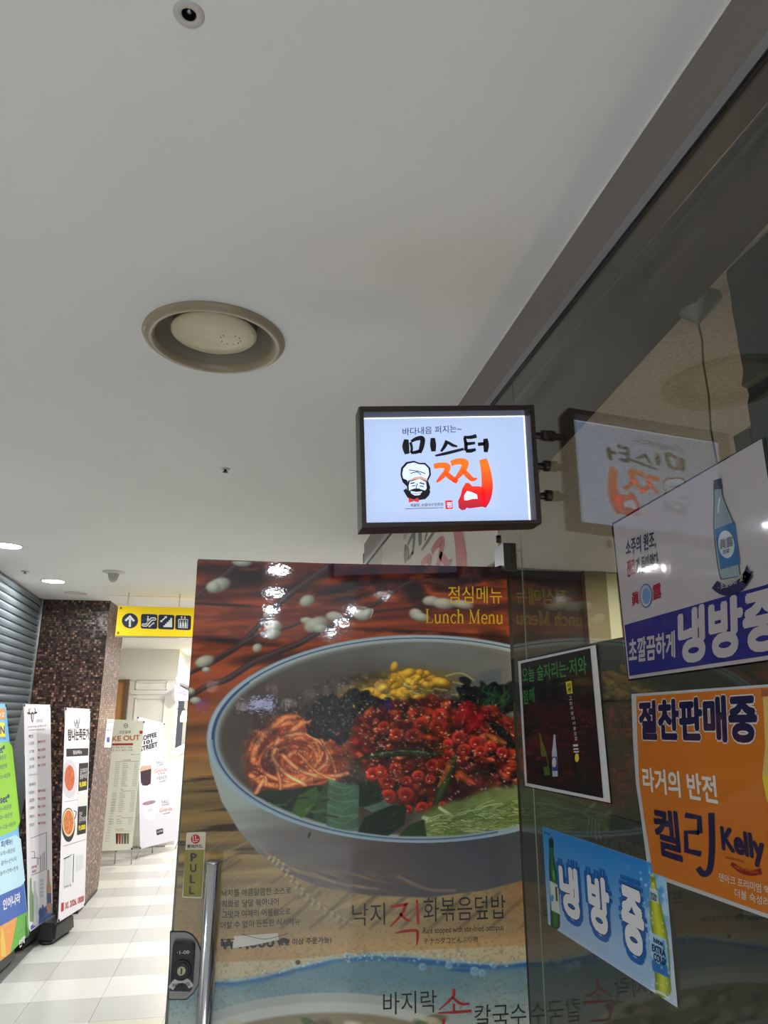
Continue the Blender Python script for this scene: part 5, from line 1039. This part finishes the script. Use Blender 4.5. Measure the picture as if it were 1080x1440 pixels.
pol += ribbon([(251.3, 871), (264, 871.5), (263.6, 883), (251, 882.5), (251.3, 871)], 1.2, False) + [[(252.8+i*3.6, 875), (254.9+i*3.6, 875), (255.4+i*3.6, 881.8), (252.4+i*3.6, 881.7)] for i in range(3)] + [ell(253.9+i*3.6, 873.7, .9, .9, 0, 8) for i in range(3)] + ribbon([(255.4, 870), (255.5, 867.4)], 1.1) + [[(253.7, 868), (255.6, 866.2), (257.3, 868.2)]] + ribbon([(260, 866.5), (260, 869)], 1.1) + [[(258.2, 868.6), (261.8, 868.8), (260, 870.6)]]
flats('pictogram', SGp, pol, WS, .0012, ys)
# small notice taped on the pillar
NPn = PX(-1.4745); nt_ = thing('pillar_notice', 'narrow white paper notice taped to the side of the mosaic pillar', 'notice', tuple(NPn.at(153, 1030)))
sheet('paper', NPn, [(150.5, 1011), (160.3, 1011.5), (155.7, 1051.5), (146, 1051)], mat('paper_white', (222, 220, 224), .6), .002, .0015, nt_)
I_bl = mat('ink_blue', (50, 70, 140), .6); I_gr = mat('ink_grey', (120, 116, 120), .6); I_k = mat('ink_black', (30, 28, 28), .6); I_r = mat('ink_red', (176, 40, 46), .6)
row('공지사항', NPn, 151.5, 1017, 158.5, 1017, 3, I_gr, parent=nt_, n=.0028); row('매장 안내', NPn, 149.5, 1028.5, 157, 1028.5, 3, I_gr, parent=nt_, n=.0028); flats('blue_mark', NPn, [[(150, 1037), (154, 1036.5), (153.6, 1044), (149.6, 1043.5)]], I_bl, .0028, nt_)
# ---- X-banners
M_pole = mat('banner_pole', (160, 160, 158), .35, metal=.8); M_tank = mat('water_tank', (46, 48, 50), .45)
class Tilt(Pl):
    def __init__(s, bl, br, tl, zb, yt=None):
        B = onZ(bl[0], bl[1], zb); R = onZ(br[0], br[1], zb); T = PY(B.y).at(*tl) if yt is None else PY(yt).at(*tl)
        super().__init__(B, R-B, T-B)
def banner(label, quad, zb, m, tank=True, back=None):
    tl, tr, br, bl = quad; pl = Tilt(bl, br, tl, zb); C4 = [pl.at(*q) for q in quad]; mid = (C4[2]+C4[3])/2
    t = thing('x_banner', label, 'banner', (mid.x, mid.y, 0), 'standing shop banners'); dn = -pl.n
    slab('sheet', C4, dn*.0015, m, t)
    ctr = (C4[0]+C4[1]+C4[2]+C4[3])/4 + dn*.05; ft = [mid + dn*.02 + Vector((0, 0, -(mid.z-.10)))]
    for i, q in enumerate(C4): tubeo('pole', [ctr, q+dn*.006], .006, M_pole, t, 8)
    for q in C4: disc('corner_clip', q+pl.n*.001 + (ctr-q).normalized()*.012, .010, .006, M_black, t, tuple(pl.n), 12)
    h0 = Vector((mid.x, mid.y, 0)) + Vector((dn.x, dn.y, 0)).normalized()*.12
    tubeo('mast', [ctr, Vector((h0.x, h0.y, .13))], .011, M_pole, t, 10)
    if not tank:
        for q in C4[2:]: tubeo('leg', [q+dn*.006, Vector((q.x, q.y, .004))+dn*.05], .006, M_pole, t, 8)
        tubeo('leg', [Vector((h0.x, h0.y, .13)), Vector((h0.x, h0.y, .004))], .008, M_pole, t, 8)
    if tank:
        bm = bmesh.new(); r = bmesh.ops.create_cube(bm, size=1, matrix=Matrix.Translation((h0.x, h0.y, .085)) @ Matrix.Rotation(math.atan2(pl.u.y, pl.u.x), 4, 'Z') @ Matrix.Diagonal((.38, .16, .13, 1)))
        top = [v for v in bm.verts if v.co.z > .1]; c = Vector((h0.x, h0.y, .15))
        for v in top: v.co.x = c.x+(v.co.x-c.x)*.86; v.co.y = c.y+(v.co.y-c.y)*.86
        bmesh.ops.bevel(bm, geom=bm.edges[:], offset=.02, segments=2, affect='EDGES'); fin(bm, 'water_tank', M_tank, t)
        for sx_ in (-1, 1):
            f_ = Vector((h0.x, h0.y, 0)) + pl.u*sx_*.13; lathe('foot', [(0, .0), (.05, 0), (.055, .022), (0, .022)], (f_.x, f_.y, 0), M_tank, t, 14)
    return t, pl
BW = mat('banner_white', (224, 222, 228), .45); BN = .0012
def rows(t, pl, items, m, h, **k):
    for b_, x0, y0, x1, y1 in items: row(b_, pl, x0, y0, x1, y1, h, m, parent=t, n=BN, **k)
# banner with the calf's head
t, pl = banner('white menu banner with a bull head logo and red prices, standing by the shutter', [(33.5, 990), (71, 991), (74, 1287), (40, 1312)], H-1.65, BW)
flats('bull_head', pl, [[(43, 1003), (45.4, 1001), (47.6, 1003), (46.8, 1012), (45.4, 1017), (44, 1012)], ell(40.4, 1003, 2.4, 1.5, 20, 12), ell(50, 1002.4, 2.4, 1.5, -20, 12)] + ribbon([(41.6, 1002), (40.6, 998.5), (42.6, 996.6)], .9) + ribbon([(48.8, 1001.6), (49.6, 998), (47.8, 996.4)], .9), I_k, BN, t)
flats('bull_face', pl, [[(44.4, 1005), (45.4, 1003.5), (46.4, 1005), (45.8, 1013), (45, 1013)]], BW, BN+.0006, t)
rows(t, pl, [('장독국밥', 51, 1016.5, 60, 1015.5)], I_gr, 5); rows(t, pl, [('산촌식당·전통의 맛', 39, 1023.5, 65, 1021.5), ('산지에서 직송한 재료', 40, 1028, 63, 1026.5)], I_k, 2.2)
rows(t, pl, [('메인', 40, 1038, 46.5, 1037.5), ('보시리즈', 41, 1106, 50, 1104.5)], I_k, 5, bold=.01)
for i, (nm, y) in enumerate([('소곰탕', 1048), ('고기탕', 1059.5), ('소전골', 1070), ('곰도리탕', 1081), ('닭갈비', 1117), ('곱창', 1128), ('순두부찌개', 1139), ('생막걸리', 1151), ('막걸리', 1162.5)]):
    rows(t, pl, [(nm, 40.6+i*.15, y, 48, y-1)], I_k, 4.6); rows(t, pl, [('₩%d,000' % (9+i % 4), 53, y-2, 64, y-3.6)], I_r, 4.4); 
rows(t, pl, [('곱창전골포함', 41, 1091, 53, 1089.5)], I_gr, 2.2)
flats('map_lines', pl, [q for s in ([(43, 1179), (65, 1170.5)], [(65, 1170.5), (65.6, 1222)], [(44, 1231), (65.4, 1222)], [(43, 1198), (48, 1197)], [(48, 1197), (48.4, 1207)], [(44, 1207), (53, 1206)], [(53, 1206), (53.2, 1216)], [(57, 1202), (57.4, 1224)], [(60, 1199), (60.3, 1223)], [(62.5, 1197), (62.8, 1222)], [(54, 1208), (57, 1206)]) for q in ribbon(s, .6, False)], I_k, BN, t)
rows(t, pl, [('장독국밥', 44, 1222, 51.5, 1219.5), ('정문', 44.5, 1228, 51, 1226)], I_r, 3.6, bold=.02)
flats('blue_foot', pl, [[(43, 1308), (73.8, 1286.8), (73.4, 1270), (62, 1283), (50, 1297), (43, 1302)]], mat('banner_blue', (60, 96, 176), .5), BN, t)
bottle(pl, [(43, 1235, 2), (43, 1250, 2.6), (44, 1262, 5.4), (44.6, 1296, 5.4)], t, mat('bottle_green', (120, 156, 100), .4), BN+.0004); bottle(pl, [(48.6, 1239, 2.4), (49, 1254, 3), (49.6, 1266, 7.6), (50.4, 1302, 7.6)], t, mat('bottle_clear', (176, 182, 190), .4), BN+.0004)
bottle(pl, [(67.6, 1223, 2.4), (68, 1238, 3.2), (68.6, 1250, 6.2), (69.2, 1284, 6.2)], t, mat('bottle_brown', (168, 112, 64), .4), BN+.0004); bottle(pl, [(68.8, 1256, 5.6), (69.2, 1270, 5.6)], t, I_bl, BN+.0008)
flats('blue_wave', pl, [[(54, 1282), (56, 1276), (58, 1279), (60, 1271), (62, 1277), (65, 1273), (65.6, 1282), (62, 1288), (55, 1293)]], I_bl, BN+.0006, t); rows(t, pl, [('카스', 55.5, 1290, 64, 1283)], BW, 6, bold=.03)
for i in range(5): rows(t, pl, [('진심을', 56, 1240+i*5.4, 61, 1239+i*5.4)], I_gr, 3)
q0 = PY(6.86); slab('rear_sheet', [q0.at(*q) for q in [(33, 992), (35, 1120), (24, 1180), (13, 1075)]], (0, .002, 0), mat('banner_reverse', (150, 154, 156), .6), t)
# banner with two bowls
t, pl = banner('white lunch banner with two soup bowls and black price boxes, beside the mosaic pillar', [(92, 995), (127, 997), (119, 1274), (82, 1297)], H-1.62, BW)
flats('brush_lettering', pl, [q for s in (ribbon([(104, 1013), (106, 1022), (108, 1012), (109.5, 1023), (112, 1010)], .8), ribbon([(105, 1017), (112, 1016)], .7), ribbon([(106, 1024), (111.6, 1023)], .8)) for q in s], I_gr, BN, t)
text('탐나는족돈가', pl, (95.5, 1042), (125.5, 1040), (95.5, 1025), I_k, BN, .03, t)
flats('black_bar', pl, [[(93.3, 1053), (124.2, 1052), (123.8, 1062.5), (93.2, 1064)]], I_k, BN, t); rows(t, pl, [('점심메뉴', 102.5, 1061, 115, 1060.2)], BW, 5.6, bold=.015)
flats('price_box', pl, [[(111, 1073.5), (124, 1072.3), (122.4, 1110.5), (110, 1112.8)]], I_k, BN, t); flats('price_box', pl, [[(109.4, 1134.5), (122, 1132.8), (120.5, 1171.5), (108.2, 1174.5)]], I_k, BN, t)
for dy, nm in ((0, '김치찌개\n돌솥비빔'), (61, '얼큰\n순두부찌개')): 
    text(nm, pl, (112-dy*.02, 1096+dy), (121.8-dy*.02, 1094+dy), (112.6-dy*.02, 1081+dy), BW, BN+.0008, 0, t); text('9,000', pl, (111-dy*.02, 1108+dy), (120.8-dy*.02, 1106+dy), (111.4-dy*.02, 1100+dy), mat('ink_yellow', (236, 214, 30), .5), BN+.0008, .03, t)
flats('note_slip', pl, [[(110, 1115), (122, 1112), (121, 1131), (109.4, 1134)]], mat('slip', (216, 216, 210), .6), BN, t)
BOW = mat('bowl_grey', (204, 198, 204), .4); SOUP = mat('soup_red', (190, 92, 56), .4, vary=.35, vscale=40); SOUP2 = mat('soup_orange', (196, 110, 50), .4, vary=.4, vscale=45)
def clipx(pts, f): return [(max(x, f(y)+.4), y) for x, y in pts]
ex = lambda y: 92-(y-995)*.0331
flats('bowl_print', pl, [clipx(ell(98, 1095, 11, 27, 0, 30), ex)], BOW, BN, t); flats('soup_print', pl, [clipx(ell(97.6, 1094, 7, 18, 0, 24), ex)], SOUP, BN+.0006, t)
flats('bowl_print', pl, [clipx(ell(96, 1160, 9.4, 24, 0, 30), ex)], I_k, BN, t); flats('bowl_rim', pl, [clipx(ell(96, 1157, 8.6, 19.5, 0, 30), ex)], mat('rim_cream', (214, 196, 150), .5), BN+.0005, t); flats('soup_print', pl, [clipx(ell(96, 1156.5, 7, 17, 0, 24), ex)], SOUP2, BN+.001, t)
flats('bowl_print', pl, ribbon([(103.5, 1140), (107, 1142), (105.6, 1150), (103.6, 1152)], 1), I_k, BN, t)
flats('rule', pl, ribbon([(90.5, 1128), (109, 1124.4)], .5)+ribbon([(89, 1190), (120, 1180.5)], .6), I_gr, BN, t)
flats('map_field', pl, [[(91, 1206), (101.5, 1203), (100, 1243), (89.4, 1247)], [(108, 1204), (117.6, 1201), (116.4, 1222), (107, 1226)]], mat('map_grey', (206, 208, 212), .6), BN, t); flats('map_route', pl, ribbon([(98, 1203), (103.6, 1201), (102.4, 1241)], .8, False)+ribbon([(89.5, 1208), (98, 1204)], 1.4), I_k, BN+.0005, t)
rows(t, pl, [('현위치 홀', 90, 1249.5, 100, 1246)], I_k, 3.4)
text('XI. 2026. 0008', pl, (91, 1279), (117.6, 1267.6), (91.4, 1269.5), I_r, BN, .03, t); flats('red_seal', pl, [rquad([(86, 1270), (89.8, 1268.5), (89.4, 1281), (85.6, 1282.6)], 1.2)], I_r, BN, t)
# colourful banner at the edge
LBm = mat('banner_sky', (120, 186, 226), .5); GRm = mat('banner_green', (150, 206, 72), .5); BLm = mat('banner_blue', (60, 96, 176), .5); OGm = mat('banner_orange', (226, 150, 70), .5); GDm = mat('banner_leaf', (96, 168, 64), .5); LTm = mat('banner_pale', (186, 220, 238), .5); I_nv2 = mat('ink_navy', (30, 44, 110), .5)
t, pl = banner('colourful blue and green menu banner at the left edge of the picture', [(-32, 988), (8, 990), (41.5, 1314), (-2, 1354)], H-1.65, LBm)
flats('green_field', pl, [[(-24, 1048), (12, 1043), (17, 1050), (28, 1155), (24, 1166), (-14, 1182)]], GRm, BN, t); flats('pale_field', pl, [[(-13, 1188), (22, 1174), (29, 1180), (35, 1238), (30, 1246), (-8, 1262)]], LTm, BN, t)
flats('yellow_field', pl, [[(-30, 1018), (6, 1016), (7.6, 1036), (-28, 1040)]], mat('banner_yellow', (226, 214, 60), .5), BN, t)
flats('blue_field', pl, [[(-9, 1264), (33, 1243), (37.6, 1282), (-6, 1306)]], BLm, BN, t); flats('orange_field', pl, [[(-6, 1306), (24, 1289), (14, 1341), (-2, 1353)]], OGm, BN, t); flats('green_foot', pl, [[(24, 1289), (37.8, 1281.5), (41.3, 1313), (14, 1341)]], GDm, BN, t)
flats('orange_field', pl, [[(-30, 998), (6.4, 996), (7.4, 1011), (-29, 1014)]], OGm, BN, t)
rows(t, pl, [('메뉴2', -14, 1010, 6, 1009)], BW, 9, bold=.03); rows(t, pl, [('OPEN', -18, 1034, 6.5, 1032)], I_nv2, 12, bold=.03); rows(t, pl, [('Set메뉴', -16, 1042.5, 9, 1040)], mat('ink_lilac', (120, 90, 190), .5), 5)
rows(t, pl, [('A set*', -12, 1061, 6.8, 1058.5), ('B set*', -7, 1132, 13.4, 1127)], I_nv2, 12, bold=.03)
for nm, x0, y, x1 in [('광어+매운탕', -12, 1073.5, 8.6), ('우럭+매운탕', -10, 1086, 10), ('모둠+우럭+매운탕', -12, 1101, 14.6), ('광어+매운탕', -6, 1144, 16), ('우럭+매운탕', -5, 1155.5, 17.5), ('우럭+모둠+매운탕', -6, 1170, 22), ('우럭+매운탕', 0, 1205, 21), ('광어+산낙지', 1, 1218, 23), ('농어+전복+멍게', 0, 1232, 25)]:
    rows(t, pl, [(nm, x0, y, x1, y-(x1-x0)*.33)], I_nv2 if y < 1190 else I_k, 7, bold=.006)
rows(t, pl, [('회(메뉴)', 1, 1194, 17.5, 1188)], I_nv2, 11, bold=.03); rows(t, pl, [('859-1777', 2, 1257, 30, 1245)], LTm, 11, bold=.01); rows(t, pl, [('인어나라', 4, 1281, 28.4, 1269)], BW, 16, bold=.03)
rows(t, pl, [('영업합니다', 5, 1305, 18, 1299), ('포장', 9, 1314, 14, 1311)], BW, 5); rows(t, pl, [('싱싱회', 23, 1311, 31, 1306), ('제철활어', 24, 1319, 33, 1313)], BW, 6); rows(t, pl, [('민락', 27, 1334, 35, 1326)], BW, 12, bold=.02)
bottle(pl, [(36, 1288, 1.4), (36.4, 1300, 2), (37, 1308, 4), (37.6, 1318, 4)], t, mat('bottle_dark_green', (36, 96, 40), .4), BN+.0004); bottle(pl, [(2.5, 1306, 2.5), (4, 1326, 6), (5, 1345, 7)], t, mat('bottle_gold', (220, 190, 80), .4), BN+.0004)
# far banners
CWm = mat('banner_cream', (222, 224, 210), .5); I_go = mat('ink_olive', (110, 116, 96), .6); I_or = mat('ink_orange', (190, 110, 58), .6)
t, pl = banner('cream drinks banner with an orange TAKE OUT heading, partly behind the mosaic pillar', [(154, 1011), (203, 1014), (185.5, 1195), (137, 1197)], .17, CWm, False)
flats('round_logo', pl, ribbon(ell(177, 1020.5, 2.8, 2.9, 0, 16)+[(179.8, 1020.5)], .8, False)+ribbon([(175, 1020.5), (179, 1020.5)], .8), I_go, BN, t)
rows(t, pl, [('모든음료', 167.5, 1032, 184, 1031.4)], I_go, 4.4); rows(t, pl, [('TAKE OUT', 143, 1043.2, 197, 1040.6)], I_or, 7.4, bold=.03)
flats('red_badge', pl, [ell(198.4, 1029.6, 2.4, 2.5, 0, 16)], I_r, BN, t); flats('red_bar', pl, [[(150, 1045.5), (187.4, 1045), (187, 1048), (150, 1048.4)]], I_r, BN, t)
rows(t, pl, [('전 메뉴 포장 할인가 적용', 151, 1052.6, 186, 1052.2)], I_go, 2.6); rows(t, pl, [('TAKE OUT 할인 가격', 151, 1056.6, 186, 1056.2)], I_or, 2.8, bold=.01); rows(t, pl, [('매장 가격표', 184, 1062, 196, 1061.6)], I_gr, 1.6)
flats('rule', pl, ribbon([(161, 1071.4), (195, 1070.4)], .4)+ribbon([(172, 1112.4), (190, 1111.8)], .4)+ribbon([(170, 1150), (188, 1149.4)], .4)+ribbon([(162, 1169), (184, 1168)], .3), I_gr, BN, t)
rows(t, pl, [('COFFEE', 173, 1070, 184, 1069.6), ('TEA', 169, 1111.4, 173, 1111.2), ('JUICE', 164.6, 1149, 170.6, 1148.6), ('ICE COFFEE', 162.4, 1167.6, 174, 1167)], I_or, 2)
k_ = 0
for y0, n_, xa in [(1074.6, 12, 0), (1116, 10, -4), (1153, 3, -8)]:
    for i in range(n_):
        y = y0+i*2.85; dx = -(y-1074)*.09+xa*.2
        rows(t, pl, [('4.0 4.5', 162.4+dx, y, 168.6+dx, y), (['아메리카노', '카페라떼', '바닐라라떼', '카푸치노', '헤이즐넛'][i % 5], 172.6+dx, y, 179+dx+(i % 3), y), ('4.5 5.0', 189+dx, y-.3, 194.5+dx, y-.4)], [I_go, I_gr][i % 2], 1.5); k_ += 1
for i in range(16): rows(t, pl, [('4.5 5.0', 157.5-(i*7.0)*.093, 1125+i*3.9, 162.5-(i*7.0)*.093, 1125+i*3.9)], I_gr, 1.5)
for i, c in enumerate([(70, 36, 30), (160, 60, 40), (120, 110, 90), (90, 84, 60), (110, 126, 84)]): flats('cup_print', pl, [[(162.8+i*3.8, 1172), (166.4+i*3.8, 1171.8), (165.8+i*3.8, 1186.6), (163.2+i*3.8, 1186.8)]], mat('cup_tone_%d' % i, c, .5), BN, t)
t, pl = banner('white coffee banner with bold black slanted heading and two cups, leaning beside the cream one', [(194, 1008), (231, 1017), (252, 1180), (197, 1194)], .12, mat('banner_cool_white', (200, 200, 210), .45), False)
text('COFFEE', pl, (196.5, 1043), (220.6, 1036), (196, 1036), I_k, BN, .05, t); text('101', pl, (202, 1047.6), (214.4, 1044.6), (201.6, 1042), I_k, BN, .05, t); text('STREET', pl, (197, 1057.4), (222, 1049.6), (196.4, 1050.4), I_k, BN, .05, t)
flats('cup_print', pl, [[(197.4, 1081), (212.8, 1078), (211.8, 1102), (207, 1104.8), (200.5, 1104.6), (198, 1100)]], mat('iced_coffee', (52, 34, 46), .35), BN, t); flats('cup_froth', pl, [[(198.4, 1077.6), (212.8, 1076), (212.6, 1081), (197.2, 1085)]], mat('froth', (186, 150, 136), .5, vary=.2, vscale=60), BN+.0006, t)
flats('cup_print', pl, [[(200.6, 1131), (218.8, 1127), (218.4, 1151), (212, 1154.6), (203.5, 1150)]], mat('paper_cup', (210, 208, 218), .5), BN, t); flats('cup_rim', pl, [ell(209.5, 1129, 9.6, 2.6, -12, 20)], mat('cup_brown', (146, 116, 130), .5), BN+.0006, t); rows(t, pl, [('STREET', 207.4, 1141.6, 214, 1140)], I_k, 3)
for nm, x0, y0, x1, y1, h_, m_ in [('TALL', 219, 1075, 230, 1073, 3.8, I_gr), ('3,500', 220.6, 1077.6, 229.6, 1076, 1.9, I_k), ('Grande', 217.2, 1087, 234.6, 1084, 5, I_or), ('3,900', 222, 1089.6, 231.6, 1088, 1.9, I_k), ('VENTI', 220, 1097.4, 235, 1094.6, 4.4, I_gr), ('4,500', 223, 1101, 232.6, 1099, 2, I_k), ('TALL', 226.6, 1130, 237, 1128.4, 3.8, I_gr), ('3,500', 227.6, 1133.4, 237.6, 1131.8, 2, I_k), ('Grande', 224.4, 1142.6, 242, 1139, 5, I_or), ('4,000', 229, 1145.8, 239, 1143.8, 2, I_k)]: row(nm, pl, x0, y0, x1, y1, h_, m_, parent=t, n=BN)
flats('black_logo', pl, [[(219.6, 1167), (229, 1164.6), (229.6, 1172), (220.4, 1174.8)]], I_k, BN, t); row('COFFEE', pl, 221, 1171.4, 228.4, 1169.4, 2.6, BW, parent=t, n=BN+.0006)
# side bay of the far shop: lit pink sign, wall lamp
BP = PX(sx+.035); ps = thing('pink_sign', 'small lit white sign with pink lettering on the far side wall', 'sign', tuple(BP.at(256, 975)))
sheet('panel', BP, [(248.6, 962.5), (270, 974.5), (270, 985.4), (249, 985)], mat('pink_sign_face', (238, 226, 255), .5, emit=.9, ecol=(236, 226, 255)), .0, .03, ps)
text('커피', BP, (250.4, 981), (262, 980), (250.2, 970), mat('pink_letter', (236, 70, 190), .5, emit=.6), .004, .03, ps)
wl = BP.at(250.5, 1006); lw_ = thing('wall_lamp', 'glowing glass wall lamp on a bracket in the far shop front', 'lamp', tuple(wl))
tubeo('bracket', [(sx+.0, wl.y, wl.z+.09), (sx+.12, wl.y, wl.z+.09), (sx+.12, wl.y, wl.z+.06)], .008, M_black, lw_, 8)
lathe('shade', [(0, .06), (.03, .06), (.055, -.03), (.05, -.09), (0, -.09)], (sx+.12, wl.y, wl.z), mat('lamp_glow', (255, 226, 170), .5, emit=2.2), lw_, 20)
ql = bpy.data.lights.new('lamp', 'POINT'); ql.energy = 6; ql.color = (1, .72, .4); ql.shadow_soft_size = .05; qo = bpy.data.objects.new('lamp', ql); COL.objects.link(qo); qo.location = (.25, 0, 0); qo.parent = lw_
# ================================================================== SHOPS BEHIND THE VIEWPOINT (seen mirrored in the poster)
VP = PY(11.7); YS = -7.974
for i, (x0, y0, x1, y1, c, e, lab) in enumerate([(352, 983, 384, 997, (205, 215, 255), 7, 'white lit shop sign behind the viewpoint, mirrored in the bowl picture'), (334, 988, 348, 1000, (215, 205, 215), 3.5, 'pale lit shop sign beside the white one behind the viewpoint'), (378, 961, 391, 979, (190, 150, 160), 2, 'tall dim pink shop sign behind the viewpoint'), (398, 984, 410, 996, (205, 215, 205), 3, 'small square lit sign behind the viewpoint'), (277, 985, 290, 997, (120, 110, 220), 3, 'violet lit sign behind the viewpoint'), (290, 957, 306, 972, (230, 205, 190), 2.5, 'peach lit sign behind the viewpoint'), (502, 946, 526, 958, (200, 215, 205), 3, 'greenish lit sign behind the viewpoint')]):
    a = VP.at(x0, y0); b = VP.at(x1, y1); t = thing('shop_lightbox', lab, 'sign', ((a.x+b.x)/2, YS, (a.z+b.z)/2))
    boxo('box', (a.x-.01, YS-.12, b.z-.01), (b.x+.01, YS-.004, a.z+.01), M_fr, t); boxo('face', (a.x, YS-.01, b.z), (b.x, YS, a.z), mat('lightbox_%d' % i, c, .5, emit=e), t)
